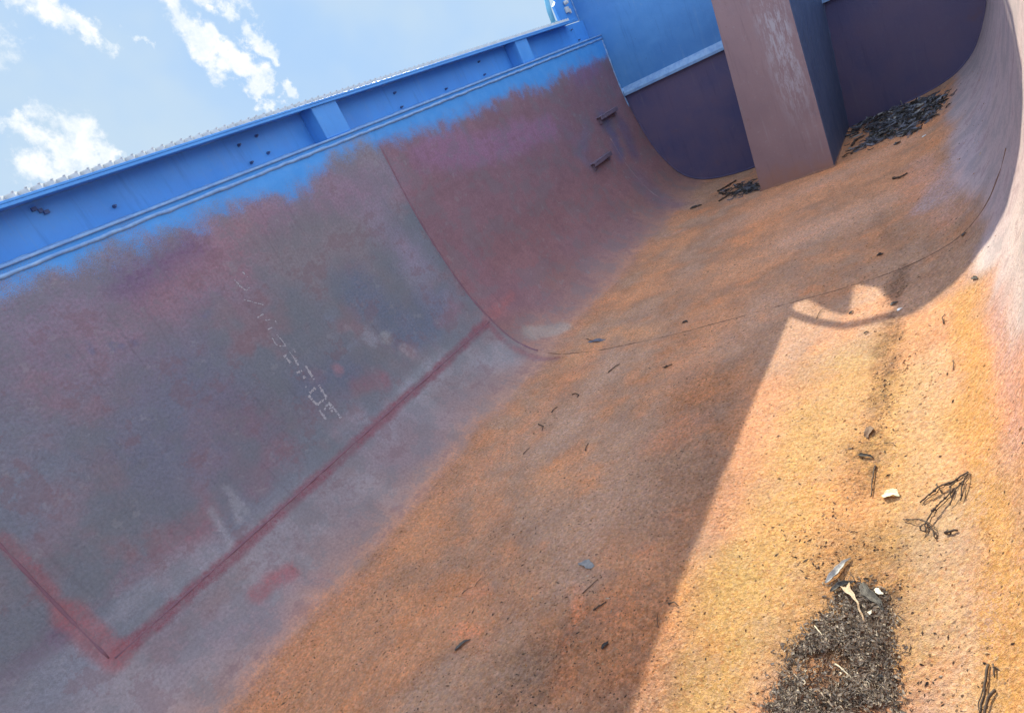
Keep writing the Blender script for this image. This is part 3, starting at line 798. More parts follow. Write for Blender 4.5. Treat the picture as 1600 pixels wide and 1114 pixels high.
    h = t.math('SUBTRACT', h, t.math('MULTIPLY', dk, 0.25))
    h = t.math('SUBTRACT', h, 1.575)
    h = t.math('MULTIPLY', h, t.math('ADD', 0.12, t.math('MULTIPLY', grit, t.math('ADD', 0.88, t.math('MULTIPLY', dirt, 1.6)))))
    t.put(b.inputs['Normal'], t.bump(h, 0.0088))
    return mt
def paint_material(name, c1, c2, scale=6.0, wear=(.3, .33, .42), rough=0.45, rust=0.0, spec=0.4, bump=0.0012, streak=False, chip=(.11, .09, .11), foot=False):
    mt, t, b = base_mat(name)
    tc = t.node('ShaderNodeTexCoord'); o = tc.outputs['Object']
    c = t.mix(t.ramp(t.noise(o, scale, 5.0, 0.6), 0.3, 0.7), rgb(*c1), rgb(*c2))
    c = t.mix(t.ramp(t.noise(o, scale * 9, 5.0, 0.75), 0.58, 0.76, 0.0, 0.45), c, rgb(*wear))
    c = t.mix(t.ramp(t.noise(o, 150.0, 4.0, 0.8), 0.58, 0.74, 0.0, 0.35), c, rgb(c1[0] * .45, c1[1] * .45, c1[2] * .5))
    run = t.node('ShaderNodeVectorMath', operation='MULTIPLY'); t.put(run.inputs[0], o); run.inputs[1].default_value = (22.0, 22.0, 1.8)
    rn = t.noise(run.outputs[0], 1.0, 5.0, 0.72)
    c = t.mix(t.ramp(rn, 0.54, 0.74, 0.0, 0.38), c, rgb(c1[0] * .5, c1[1] * .5, c1[2] * .55))
    c = t.mix(t.ramp(rn, 0.44, 0.28, 0.0, 0.30), c, rgb(*wear))
    chn = t.noise(o, 17.0, 9.0, 0.78)
    c = t.mix(t.ramp(chn, 0.66, 0.672, 0.0, 0.75), c, rgb(*chip))
    if foot:        # rust creeping up from where the plate meets the floor
        sz = t.node('ShaderNodeSeparateXYZ'); t.put(sz.inputs[0], o)
        c = t.mix(t.ramp(t.math('ADD', sz.outputs[2], t.math('MULTIPLY', t.noise(o, 9.0, 6.0, .7), .30)), -.80, -1.04, 0.0, .75), c, rgb(.30, .155, .10))
    if rust > 0:
        c = t.mix(t.ramp(t.noise(o, scale * 3.1, 7.0, 0.7), 0.60, 0.72, 0.0, rust), c, rgb(.16, .075, .06))
    if streak:      # bare bright streak where chutes have scraped the right-hand side of the face
        sx = t.node('ShaderNodeSeparateXYZ'); t.put(sx.inputs[0], o)
        st_ = t.node('ShaderNodeVectorMath', operation='MULTIPLY'); t.put(st_.inputs[0], o); st_.inputs[1].default_value = (38.0, 38.0, 9.0)
        m1 = t.math('MULTIPLY', t.ramp(sx.outputs[0], -1.10, -.99), t.ramp(sx.outputs[0], -.90, -.86, 1.0, .15))
        m1 = t.math('MULTIPLY', m1, t.ramp(sx.outputs[2], -.95, -.35))
        c = t.mix(t.math('MULTIPLY', m1, t.ramp(t.noise(st_.outputs[0], 1.0, 6.0, .75), .44, .60, 0.0, .8)), c, rgb(.40, .38, .43))
    t.put(b.inputs['Base Color'], c)
    t.put(b.inputs['Roughness'], t.ramp(t.noise(o, scale * 4, 3.0), 0.3, 0.7, rough - .08, rough + .14))
    b.inputs['Specular IOR Level'].default_value = spec
    t.put(b.inputs['Normal'], t.bump(t.math('ADD', t.noise(o, 60.0, 4.0, 0.6), t.math('MULTIPLY', t.noise(o, 5.0, 2.0), 3.0)), bump))
    return mt
def organic(name, c1, c2, rough=0.75, scale=70.0):
    mt, t, b = base_mat(name)
    tc = t.node('ShaderNodeTexCoord'); o = tc.outputs['Object']
    c = t.mix(t.ramp(t.noise(o, scale, 5.0, 0.7), 0.35, 0.65), rgb(*c1), rgb(*c2))
    c = t.mix(t.ramp(t.noise(o, scale * 5, 3.0, 0.7), 0.55, 0.7, 0.0, 0.5), c, rgb(*[v * .35 for v in c1]))
    t.put(b.inputs['Base Color'], c)
    b.inputs['Roughness'].default_value = rough
    b.inputs['Specular IOR Level'].default_value = 0.3
    t.put(b.inputs['Normal'], t.bump(t.noise(o, scale * 6, 3.0, 0.6), 0.0008))
    return mt
M_HULL = hull_material()
M_BLUE = paint_material('blue_paint', (0.065, 0.26, 0.66), (0.08, 0.31, 0.74), 4.0, wear=(.16, .30, .52), chip=(.05, .10, .26))
M_BEAD = paint_material('pale_blue_weld_bead', (.22, .38, .62), (.14, .28, .55), 30.0, wear=(.35, .45, .62), bump=0.001)
M_END = paint_material('faded_maroon_plate', (0.062, 0.066, 0.165), (0.115, 0.09, 0.165), 2.5, wear=(.14, .13, .19), rough=0.55, rust=0.25, chip=(.17, .15, .22))
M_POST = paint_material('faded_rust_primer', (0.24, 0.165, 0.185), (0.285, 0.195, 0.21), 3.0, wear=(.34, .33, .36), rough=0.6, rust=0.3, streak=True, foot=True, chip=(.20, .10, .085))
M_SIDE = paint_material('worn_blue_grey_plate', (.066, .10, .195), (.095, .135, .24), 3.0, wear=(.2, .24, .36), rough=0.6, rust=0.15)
M_RUNG = paint_material('dull_purple_rung', (.12, .095, .14), (.16, .12, .17), 8.0, wear=(.24, .22, .30), rough=0.6, rust=0.2)
M_GALV = paint_material('galvanised_steel', (.62, .62, .60), (.50, .51, .50), 20.0, wear=(.7, .7, .68), rough=0.45)
M_WELD = paint_material('maroon_weld', (.20, .105, .14), (.16, .085, .12), 25.0, wear=(.26, .2, .25), rough=0.6, bump=0.001)
M_CHALK = organic('white_chalk', (.50, .50, .53), (.20, .20, .25), 0.9, 260.0)
M_BOLT = paint_material('dark_bolt', (.06, .12, .28), (.05, .08, .18), 60.0, wear=(.2, .25, .35))
M_POLE = paint_material('light_blue_pole', (.10, .32, .50), (.14, .38, .55), 8.0, wear=(.3, .45, .55))

# ------------------------------------------------------------------ ground outside the hopper
bm = bmesh.new()
vs = [bm.verts.new(p) for p in ((-2500, -2500, -2.9), (2500, -2500, -2.9), (2500, 2500, -2.9), (-2500, 2500, -2.9))]
bm.faces.new(vs)
mt, t, b = base_mat('gravel_yard')
tc = t.node('ShaderNodeTexCoord')
t.put(b.inputs['Base Color'], t.mix(t.ramp(t.noise(tc.outputs['Object'], 3.0, 8.0, 0.7), 0.3, 0.7), rgb(.20, .18, .15), rgb(.32, .29, .25)))
b.inputs['Roughness'].default_value = 0.95
tag(link('ground', bm, mt), kind='structure')

# ------------------------------------------------------------------ the hopper
HOP = bpy.data.objects.new('steel_hopper', None); COL.objects.link(HOP)
HOP.empty_display_size = 0.3
tag(HOP, 'open steel hopper with blue painted rim and rusted rounded trough', 'hopper')

# illumination by place (only used to turn measured colours into surface colours)
ILL = {k: np.array(v) for k, v in {'W': (0.72, 0.8, 0.92), 'F': (0.76, 0.85, 1.0), 'S': (1.95, 1.93, 1.68), 'R': (0.6, 0.67, 0.8), 'T': (2.2, 2.15, 1.8)}.items()}

def build_shell():
    ys_ = np.r_[np.linspace(Y0, 0.0, 60, endpoint=False), np.linspace(0.0, Y1, 520)]
    ss = np.linspace(0, SMAX, 470)
    YY, S_ = np.meshgrid(ys_, ss, indexing='ij')
    y = YY.ravel(); s = S_.ravel()
    x = np.interp(s, SS, PRO[:, 0]); z = np.interp(s, SS, PRO[:, 1])
    tx = np.interp(s, SS, TAN[:, 0]); tz = np.interp(s, SS, TAN[:, 1])
    grit_raw = grit_mask(y, s)
    h = relief(y, s)
    co = np.stack([x - tz * h, y, z + tx * h], 1)
    ny, ns = len(ys_), len(ss)
    idx = np.arange(ny * ns).reshape(ny, ns)
    F = np.stack([idx[:-1, :-1], idx[:-1, 1:], idx[1:, 1:], idx[1:, :-1]], -1).reshape(-1, 4)
    me = bpy.data.meshes.new('trough_shell')
    me.vertices.add(len(co)); me.vertices.foreach_set('co', co.ravel().astype('f4'))
    me.loops.add(F.size); me.loops.foreach_set('vertex_index', F.ravel().astype('i4'))
    me.polygons.add(len(F)); me.polygons.foreach_set('loop_start', (np.arange(len(F)) * 4).astype('i4'))
    me.polygons.foreach_set('use_smooth', np.ones(len(F), bool))
    me.update(calc_edges=True)
    uvl = me.uv_layers.new(name='metres')
    uvl.data.foreach_set('uv', np.stack([y[F.ravel()], s[F.ravel()]], 1).ravel().astype('f4'))
    # ---- paint and rust, laid out on the developed plate (metres along, metres round)
    def C(rgb_, zone): return lin(rgb_) / ILL[zone]
    def paint(var):
        col = np.zeros((len(y), 3))
        n1 = fbm(y, s, 1.7, 41, 5, .6)[:, None]; n2 = fbm(y, s, 6.0, 51, 5, .65)[:, None]; n3 = fbm(y, s, 2.6, 61, 4, .6)[:, None]
        wall_a = C((94, 104, 122), 'W') * (1 - sstep(n1, .35, .65)) + C((108, 108, 122), 'W') * sstep(n1, .35, .65)
        wall_a = wall_a + (C((116, 100, 114), 'W') - wall_a) * sstep(n2 * .6 + n3 * .4, .50, .68) * .6
        wall_b = C((112, 92, 108), 'W') + (C((120, 94, 104), 'W') - C((112, 92, 108), 'W')) * sstep(s, .55, 1.15)[:, None]
        wall_b = wall_b * (1 + (n2 - .5) * .25)
        far = sstep(y + (n1[:, 0] - .5) * .02, 2.49, 2.51)[:, None]
        col = wall_a * (1 - far) + wall_b * far
        low = sstep(s + (n2[:, 0] - .5) * .12, 1.12, 1.28)[:, None]
        low_a = C((116, 109, 120), 'W') + (C((122, 122, 136), 'W') - C((116, 109, 120), 'W')) * sstep(n2, .45, .65)
        low_b = C((124, 99, 104), 'W') * (1 + (n2 - .5) * .2)
        col = col * (1 - low) + (low_a * (1 - far) + low_b * far) * low
        dusty = sstep(s + (n2[:, 0] - .5) * .22 + (n1[:, 0] - .5) * .15, 1.28, 1.60)[:, None] * .75
        col = col + (C((146, 116, 108), 'W') - col) * dusty
        fl = C((172, 128, 104), 'F') * (1 - sstep(n1, .38, .60)) + C((156, 128, 115), 'F') * sstep(n1, .4, .62)
        fl = fl + (C((192, 128, 88), 'F') - fl) * sstep(n3 * .55 + n2 * .45, .52, .66) * .36
        fl = fl * (1 + (fbm(y, s, 14.0, 71, 4, .6)[:, None] - .5) * .3)
        rw = C((130, 121, 133), 'R') * (1 + (n2 - .5) * .25)
        fw = sstep(s + .045 - .07 * var + (fbm(y, s, 3.0, 5, 5, .6) - .5) * .10 + (fbm(y, s, 26.0, 8, 3) - .5) * .05, 1.50, 1.66)[:, None]
        rwf = sstep(s + (fbm(y, s, 4.0, 15, 4) - .5) * .16 + .12 * sstep(y, 2.5, 3.3) - .22 * (1 - sstep(y, 1.25, 1.75)), 3.44, 3.58)[:, None]
        col = col * (1 - fw) + fl * fw
        col = col * (1 - rwf) + rw * rwf
        for pts, r, c, op, soft, zone, nz in DATA['STROKES']:
            P = np.array(pts); pad = r + soft + nz + .02
            sel = np.where((y > P[:, 0].min() - pad) & (y < P[:, 0].max() + pad) & (s > P[:, 1].min() - pad) & (s < P[:, 1].max() + pad))[0]
            if len(sel) == 0: continue
            yy, sv = y[sel], s[sel]
            dd = polydist(yy, sv, pts)
            sd = int(abs(P[0, 0]) * 1000 + P[0, 1] * 77) % 300 + 700 * var
            op = op * (1.0 - .45 * var); nz = nz * (1 + .9 * var)
            dd = dd + (fbm(yy, sv, min(60.0, .45 / max(nz, .004)), sd, 4, .6) - .5) * 2 * nz
            w = op * (1 - sstep(dd, r - soft, r + soft))
            z_ = zone
            xs = np.interp(P[:, 1].mean(), SS, PRO[:, 0])
            if P[:, 0].mean() < 2.15 and xs > -.74 and zone in 'FR': z_ = 'S' if zone == 'F' else 'T'
            cc_ = C(c, z_) * (1 + (fbm(yy, sv, 9.0, sd + 9, 3)[:, None] - .5) * .2)
            col[sel] += (cc_ - col[sel]) * w[:, None]
        col = np.clip(col, .012, .85)
        col = np.clip(col, .012, .9) * (1 + .30 * (fw * (1 - .5 * rwf)))
        return col
    tintA = paint(0); tintB = paint(1)
    bnd = np.interp(y, [p[0] for p in DATA['BLUE']], [p[1] for p in DATA['BLUE']])
    bl = np.clip(.5 + (bnd + .01 + (fbm(y, s, 2.5, 81, 4) - .5) * .15 - s) / .23, 0, 1.35)
    bl = np.where((s > .6), 0, bl)
    dirt = np.zeros(len(y))
    for pts, r, op in DATA['DIRT']:
        dd = polydist(y, s, pts) + (fbm(y, s, 9.0, 91, 4, .65) - .5) * .1
        dirt = np.maximum(dirt, op * (1 - sstep(dd, r * .2, r * 1.7)))
    dirt *= grit_raw
    def put(nm, a):
        at = me.attributes.new(nm, 'FLOAT_COLOR', 'POINT')
        at.data.foreach_set('color', np.c_[a, np.ones(len(a))].ravel().astype('f4'))
    put('tint', tintA); put('tint_b', tintB); put('mask', np.stack([bl, grit_raw, dirt], 1))
    me.materials.append(M_HULL)
    o = bpy.data.objects.new('trough_shell', me); COL.objects.link(o); o.parent = HOP
    so = o.modifiers.new('plate', 'SOLIDIFY'); so.thickness = 0.012; so.offset = -1 
    return o
shell = build_shell()

def sweep_weld(pts, r, mat, jitter=.15, step=.03, lift=0.0, n=10):
    bm = bmesh.new()
    P = resample(pts, step)
    rl = relief(P[:, 0], P[:, 1])
    p3 = [surf(a, b_, lift + q + random.uniform(-.1, .1) * r) for (a, b_), q in zip(P, rl)]
    tube(bm, p3, [r * random.uniform(1 - jitter, 1 + jitter) for _ in p3], n)
    return link('weld_seam', bm, mat, HOP, True)
# transverse plate joint at y = 2.5: heavy on the wall, a hairline in the dust
sweep_weld([(2.505, .12), (2.505, 1.5)], .0080, M_WELD, .2, .02, -.003)
M_SEAM = organic('rust_black_joint', (.15, .08, .055), (.24, .13, .085), .9, 90.0)
sweep_weld([(2.503, 1.5), (2.50, 2.2), (2.498, 3.0), (2.497, 3.74)], .0030, M_SEAM, .5, .03, -.0016, 8)
# long joint low on the left wall
sweep_weld([(.31, 1.182), (2.48, 1.187)], .006, M_WELD, .2, .03, -.0042)
sweep_weld([(.30, .2), (.30, 1.17)], .006, M_WELD, .2, .03, -.0042)
# painted bead along the end edge of the wall
sweep_weld([(5.436, .03), (5.436, .62)], .006, M_BEAD, .5, .014)
# faint ring joint before the end plate
sweep_weld([(4.86, .75), (4.85, 1.3), (4.84, 1.62)], .005, M_POST, .2, .03, -.0036)

def part(name, fn, mat, parent=HOP, smooth=False, bevel=0.0):
    bm = bmesh.new(); fn(bm)
    o = link(name, bm, mat, parent, smooth)
    if bevel:
        bv = o.modifiers.new('bevel', 'BEVEL'); bv.width = bevel; bv.segments = 2; bv.limit_method = 'ANGLE'
    return o
# rim: recessed side sheet, top flange, sill and stiffeners (left), a plain mirror of it on the right
part('rim_panel', lambda bm: bx(bm, (-2.532, Y0, .300), (-2.520, Y1 - .004, .462)), M_BLUE)
def sill(bm):
    bx(bm, (-2.532, Y0, .289), (-2.411, Y1 - .006, .299))
part('rim_sill', sill, M_BEAD, bevel=.003)
def beads(bm):
    for zc, xc, r in ((.268, -2.4185, .008),):
        n = int((Y1 - Y0) / .045)
        pts = [(xc + random.uniform(-.0012, .0012), Y0 + (Y1 - .01 - Y0) * k / n, zc + random.uniform(-.0022, .0022)) for k in range(n + 1)]
        tube(bm, pts, [r * random.uniform(.82, 1.15) for _ in pts], 10)
part('rim_bead', beads, M_BEAD, smooth=True)
def thinbead(bm):
    n = 260
    tube(bm, [(-2.517, Y0 + (Y1 - .01 - Y0) * k / n, .312 + random.uniform(-.002, .002)) for k in range(n + 1)], [.004 * random.uniform(.7, 1.3) for k in range(n + 1)], 5)
part('rim_bead', thinbead, M_BEAD, smooth=True)
def flange(bm):
    bx(bm, (-2.60, Y0, .4635), (-2.414, 5.12, .473))
    bx(bm, (-2.424, Y0, .452), (-2.415, 5.12, .4633))
part('rim_flange', flange, M_BLUE, bevel=.002)
for ya, yb in ((2.22, 2.385), (4.145, 4.31), (-.35, -.18)):
    part('stiffener', lambda bm: bx(bm, (-2.519, ya, .3005), (-2.426, yb, .4628)), M_BLUE, bevel=.004)
part('right_rim', lambda bm: (bx(bm, (.13, Y0, .301), (.26, Y1, .31)), bx(bm, (.25, Y0, .311), (.26, Y1, .46)), bx(bm, (.14, Y0, .461), (.34, Y1, .472))), M_BLUE)
# bolts on the recessed sheet
for (yy, zz) in ((1.215, .36), (1.83, .418), (1.935, .43), (1.945, .348), (1.84, .335), (2.90, .41), (2.90, .33), (3.34, .337), (3.78, .42), (3.78, .336), (5.18, .42), (5.24, .33)):
    def bolt(bm):
        r = bmesh.ops.create_cone(bm, cap_ends=True, segments=6, radius1=.0068, radius2=.0068, depth=.008, matrix=Matrix.Translation((-2.5155, yy, zz)) @ Matrix.Rotation(R(90), 4, 'Y'))
        bmesh.ops.create_cone(bm, cap_ends=True, segments=12, radius1=.005, radius2=.004, depth=.014, matrix=Matrix.Translation((-2.508, yy, zz)) @ Matrix.Rotation(R(90), 4, 'Y'))
    part('bolt', bolt, M_BOLT)
def clip(bm):
    bx(bm, (-2.5195, .968, .432), (-2.508, .984, .444)); bx(bm, (-2.5195, .985, .420), (-2.512, .999, .434)); bx(bm, (-2.5195, .996, .411), (-2.506, 1.012, .423))
part('latch_hook', clip, M_BOLT)

# galvanised walkway plank with serrated diamond openings
def walkway(bm):
    pitch = .042
    rows = 9
    for rI in range(rows):
        xx = -2.438 - rI * .052
        off = (rI % 2) * .5
        k0 = int((Y0 + .02) / pitch); k1 = int(5.10 / pitch)
        prev = None
        for k in range(k0, k1):
            ya = (k + off) * pitch
            # each diamond strand bows sideways and its lip is serrated
            for (dy, dx, zl, zh) in ((0, 0, .4745, .4935), (.25, -.012, .4745, .494), (.5, -.024, .4745, .4945), (.75, -.012, .4745, .494)):
                p = (xx + dx, ya + dy * pitch, zl, zh)
                if prev is not None:
                    a = [bm.verts.new((prev[0], prev[1], prev[2])), bm.verts.new((p[0], p[1], p[2])), bm.verts.new((p[0], p[1], p[3])), bm.verts.new((prev[0], prev[1], prev[3]))]
                    b2 = [bm.verts.new(v.co + Vector((-.0028, 0, 0))) for v in a]
                    bm.faces.new(a); bm.faces.new(b2[::-1])
                    for q in range(4): bm.faces.new((a[q], b2[q], b2[(q + 1) % 4], a[(q + 1) % 4]))
                prev = p
            # rung between this strand and the next, a tooth standing on it
            bx(bm, (xx - .050, ya - .003, .4745), (xx - .002, ya + .003, .4925))
            bx(bm, (xx - .006, ya - .004, .4937), (xx + .0008, ya + .004, .4965))
    bx(bm, (-2.93, Y0, .474), (-2.924, 5.10, .497))
walk = part('walkway_plank', walkway, M_GALV)

# handrail post and the sloping rail that climbs out of the picture
RAIL = DATA['RAIL']
def pole(bm):
    tube(bm, [(-2.52, 4.955, .508), (-2.52, 4.960, .6), (-2.52, 4.985, .68)], .019, 12)
    bx(bm, (-2.545, 4.93, .5065), (-2.495, 4.98, .512))
def rail(bm):
    pts = [(-2.52, 4.985, .68)] + [(-2.52, a, b_) for a, b_ in RAIL[2:]] + [(-2.52, a - .012, b_) for a, b_ in DATA['PLATE'][9:]]
    tube(bm, pts, .019, 12)
part('handrail_post', pole, M_POLE, smooth=True)
part('handrail', rail, M_POLE, smooth=True)
# housing plate at the end of the walkway (its stepped edge throws the notched shadow)
def plate(bm):
    poly = [(5.135, .476)] + [tuple(p) for p in DATA['PLATE']] + [(9.0, 2.08), (9.0, -.6), (5.50, -.6), (5.50, .476)]
    prism(bm, poly, 'x', -2.575, -2.555)
part('side_housing', plate, M_BLUE)
def knob(bm):
    bx(bm, (-2.5545, 5.28, .555), (-2.535, 5.33, .60), .004); bx(bm, (-2.5545, 5.34, .545), (-2.54, 5.36, .58), .003)
    bmesh.ops.create_cone(bm, cap_ends=True, segments=16, radius1=.017, radius2=.014, depth=.03, matrix=Matrix.Translation((-2.53, 5.305, .63)) @ Matrix.Rotation(R(90), 4, 'Y'))
part('housing_latch', knob, M_GALV)

# end bulkhead: blue apron above, pale sloping ledge, faded maroon plate below
def apron(bm):
    bx(bm, (-2.55, Y1, -.16), (.5, Y1 + .012, .74))
M_APRON = paint_material('dull_blue_paint', (.055, .20, .50), (.08, .26, .58), 3.0, wear=(.16, .30, .50), chip=(.05, .10, .24))
part('end_apron', apron, M_APRON)
def lower(bm):
    poly = [(p[0] - .02 if p[0] < -1.2 else p[0] + .02, p[1] - .02) for p in PRO if p[1] < -.19]
    poly = [(-2.45, -.19)] + poly + [(.14, -.19)]
    prism(bm, poly, 'y', Y1 + .003, Y1 + .015)
part('end_plate', lower, M_END)
def ledge(bm):
    prism(bm, [(Y1 - .034, -.226), (Y1 - .034, -.204), (Y1 - .003, -.158), (Y1 + .010, -.158), (Y1 + .002, -.226)], 'x', -2.40, .10)
part('end_ledge', ledge, M_BEAD, bevel=.002)
def apron_weld(bm):
    pts = [(-2.549 + random.uniform(-.0015, .0015), Y1 - .003, .31 + .43 * k / 40) for k in range(41)]
    tube(bm, pts, [.0045 * random.uniform(.5, 1.4) for _ in pts], 5)
part('weld_seam', apron_weld, M_BEAD, smooth=True)
# box column standing against the bulkhead
def column(bm):
    zt = .30
    A0 = (-1.352, 4.575); A1 = (-.852, 4.455); B1 = (-.885, Y1 - .001); B0 = (-1.33, Y1 - .001)
    T0 = (-1.262, 4.555); T1 = (-.842, 4.50); U1 = (-.80, Y1 - .001); U0 = (-1.25, Y1 - .001)
    lo = [bm.verts.new((p[0], p[1], -1.20)) for p in (A0, A1, B1, B0)]
    hi = [bm.verts.new((p[0], p[1], zt)) for p in (T0, T1, U1, U0)]
    bm.faces.new(lo[::-1]); bm.faces.new(hi)
    for k in range(4): bm.faces.new((lo[k], lo[(k + 1) % 4], hi[(k + 1) % 4], hi[k]))
    bmesh.ops.subdivide_edges(bm, edges=bm.edges[:], cuts=12, use_grid_fill=True)
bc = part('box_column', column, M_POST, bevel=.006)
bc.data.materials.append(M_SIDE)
M_FOOT = paint_material('rusty_foot_weld', (.30, .15, .10), (.20, .11, .085), 30.0, wear=(.38, .24, .17), rough=0.8, bump=0.001)
def bead3(pts, r, mat, step=.03):
    P = resample(pts, step); bm = bmesh.new()
    tube(bm, [Vector(p) + Vector((random.gauss(0, .0012), random.gauss(0, .0012), random.gauss(0, .0012))) for p in P], [r * random.uniform(.7, 1.3) for _ in P], 8)
    return link('weld_seam', bm, mat, HOP, True)
bead3([(-1.352, 4.575, -1.150), (-1.1, 4.515, -1.131), (-.852, 4.455, -1.108)], .009, M_FOOT)
bead3([(-.852, 4.455, -1.108), (-.87, 4.95, -1.109), (-.885, 5.44, -1.110)], .008, M_FOOT)
bead3([(-.884, 5.447, -1.10), (-.802, 5.447, .29)], .007, M_SIDE)
bead3([(p[0] + .004, 5.448, p[1] + .004) for p in PRO if p[1] < -.24 and p[0] < -1.34], .006, M_END)
bead3([(p[0], 5.448, p[1] + .005) for p in PRO if p[1] < -.24 and p[0] > -.86], .006, M_END)
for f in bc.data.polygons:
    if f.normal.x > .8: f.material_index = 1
part('near_end_plate', lambda bm: prism(bm, [tuple(p) for p in PRO[::4]] + [(.15, .3)], 'y', Y0 - .012, Y0), M_END)

# step rungs on the left wall
for (ya, yb, zt) in ((4.80, 5.14, -.265), (4.36, 4.68, -.525)):
    def rung(bm):
        s0 = np.interp(-zt, -PRO[:60, 1], SS[:60])
        x0 = np.interp(s0, SS, PRO[:, 0])
        bx(bm, (x0 - .004, ya, zt), (x0 + .044, yb, zt + .007))
        bx(bm, (x0 + .037, ya, zt - .024), (x0 + .044, yb, zt - .0005))
        bx(bm, (x0 - .002, ya + .02, zt - .050), (x0 + .024, ya + .05, zt - .0005))
        bx(bm, (x0 - .002, yb - .05, zt - .050), (x0 + .024, yb - .02, zt - .0005))
    part('step_rung', rung, M_RUNG, bevel=.003)

# chalk writing running down the left wall
for st in DATA['CHALK']:
    P = resample(st, .004)
    rl = relief(P[:, 0], P[:, 1])
    def chalk(bm):
        prev = None
        for k in range(len(P)):
            d0 = P[min(k + 1, len(P) - 1)] - P[max(k - 1, 0)]; d0 = d0 / (np.linalg.norm(d0) + 1e-9); nr = np.array([-d0[1], d0[0]])
            w = (.013 if P[0][1] > .72 else .006) * random.uniform(.3, 1.15)
            q = P[k] + nr * random.uniform(-.0012, .0012)
            cur = (surf(q[0] - nr[0] * w / 2, q[1] - nr[1] * w / 2, .001 + rl[k]), surf(q[0] + nr[0] * w / 2, q[1] + nr[1] * w / 2, .001 + rl[k]))
            cur = tuple(bm.verts.new(v) for v in cur)
            if prev is not None and random.random() > .16: bm.faces.new((prev[0], cur[0], cur[1], prev[1]))
            prev = cur
    part('chalk_stroke', chalk, M_CHALK)

# ------------------------------------------------------------------ litter in the trough
LC = {
 'dark': organic('dark_twig_bark', (.055, .038, .03), (.11, .075, .055)),
 'grey': organic('grey_dry_stem', (.20, .20, .21), (.30, .29, .28)),
 'straw': organic('pale_straw', (.50, .42, .30), (.62, .55, .42)),
 'silver': organic('silver_dry_leaf', (.26, .26, .26), (.48, .46, .43), .7, 110.0),
 'tan': organic('tan_dry_leaf', (.36, .22, .12), (.58, .46, .33), .6, 60.0),
 'char': organic('charred_leaf', (.045, .04, .038), (.12, .11, .10), .7, 90.0),
 'black': organic('black_leaf', (.018, .016, .016), (.05, .045, .042), .7, 90.0),
 'brown': organic('brown_dry_leaf', (.10, .055, .035), (.18, .10, .06), .7, 90.0),
 'cream': organic('cream_scrap', (.62, .56, .42), (.75, .70, .58), .7, 90.0),
 'pale': organic('pale_yellow_leaf', (.55, .55, .33), (.75, .73, .52), .55, 60.0),
 'white': organic('white_scrap', (.75, .74, .72), (.85, .84, .82), .6, 60.0),
 'slate': organic('slate_leaf', (.11, .12, .15), (.20, .215, .27), .5, 60.0),
 'mulch': organic('leaf_mould', (.20, .15, .11), (.44, .36, .28), .85, 60.0),
 'mulchpale': organic('pale_leaf_mould', (.32, .26, .195), (.56, .48, .38), .85, 60.0),
}
def lay(y, s, h=0.0):
    return surf(y, s, h + float(relief(np.array([y]), np.array([s]))[0]))

def twig(name, label, cat, pts, r, col, lift):
    P = resample(pts, .006)
    n = len(P)
    bm = bmesh.new()
    p3 = []; rr = []
    lift_end = lift
    for i, (a, b_) in enumerate(P):
        t = i / (n - 1)
        h = r * .9 + lift * math.sin(math.pi * min(1, .15 + t * .7)) * .8
        if lift > .03: h = r + lift * (1 - t) * 3.0
        p3.append(lay(a + random.gauss(0, r * .35), b_ + random.gauss(0, r * .35), h))
        rr.append(r * (1.15 - .5 * t) * random.uniform(.8, 1.25))
    tube(bm, p3, rr, 7)
    # a knob or bud here and there
    for k in range(max(1, n // 7)):
        i = random.randrange(n); q = bmesh.ops.create_icosphere(bm, subdivisions=1, radius=rr[i] * 1.55, matrix=Matrix.Translation(p3[i]))
        for v in q['verts']: v.co += Vector((random.gauss(0, 1), random.gauss(0, 1), random.gauss(0, 1))) * rr[i] * .25
    o = link(name, bm, LC[col], None, True, loc=p3[0])
    return tag(o, label, cat)
for (name, label, cat, pts, r, col, lift) in DATA['TWIGS']:
    twig(name, label, cat, pts, r, col, lift)

def leaf(name, label, ends, w, curl, col, lift, bow):
    (ya, sa), (yb, sb) = ends
    A = lay(ya, sa); B = lay(yb, sb)
    L = (B - A).length; ax = (B - A).normalized()
    _, _, nrm = frame((sa + sb) / 2)
    side = nrm.cross(ax).normalized(); nrm = ax.cross(side).normalized()
    n, mm = 18, 10
    bm = bmesh.new(); g = []
    ph = random.uniform(0, 6)
    for i in range(n + 1):
        t = i / n
        wid = w * max(.05, math.sin(math.pi * min(1, .04 + .96 * t) ** .85)) ** .75
        if col == 'tan': wid = w * (.16 + .84 * max(0.0, (t - .45) / .55) ** 1.3)
        cu = curl * (.7 + .5 * t)
        row = []
        for j in range(mm + 1):
            q = j / mm * 2 - 1
            a = cu * q / 2
            Rr = wid / max(cu, .15)
            p = A + ax * (L * t) + side * (Rr * math.sin(a) + .12 * w * math.sin(2.2 * t * 3.1 + ph)) + nrm * (Rr * (1 - math.cos(a)) + lift * .5 + bow * L * math.sin(math.pi * t) * .35)
            p += nrm * (abs(q) ** 2 * .06 * w * math.sin(9 * t + ph + 3 * q)) + nrm * (-.05 * w * math.exp(-(q / .12) ** 2))
            p += side * (.05 * w * math.sin(23 * t + ph) * abs(q))
            row.append(bm.verts.new(p))
        g.append(row)
    for i in range(n):
        for j in range(mm): bm.faces.new((g[i][j], g[i + 1][j], g[i + 1][j + 1], g[i][j + 1]))
    # stalk
    o = link(name, bm, LC[col], None, True, loc=A)
    so = o.modifiers.new('thickness', 'SOLIDIFY'); so.thickness = 0.0007; so.offset = 0
    return tag(o, label, 'seed pod' if name == 'seed_pod' else 'leaf')
for (name, label, ends, w, curl, col, lift, bow) in DATA['LEAVES']:
    leaf(name, label, ends, w, curl, col, lift, bow)

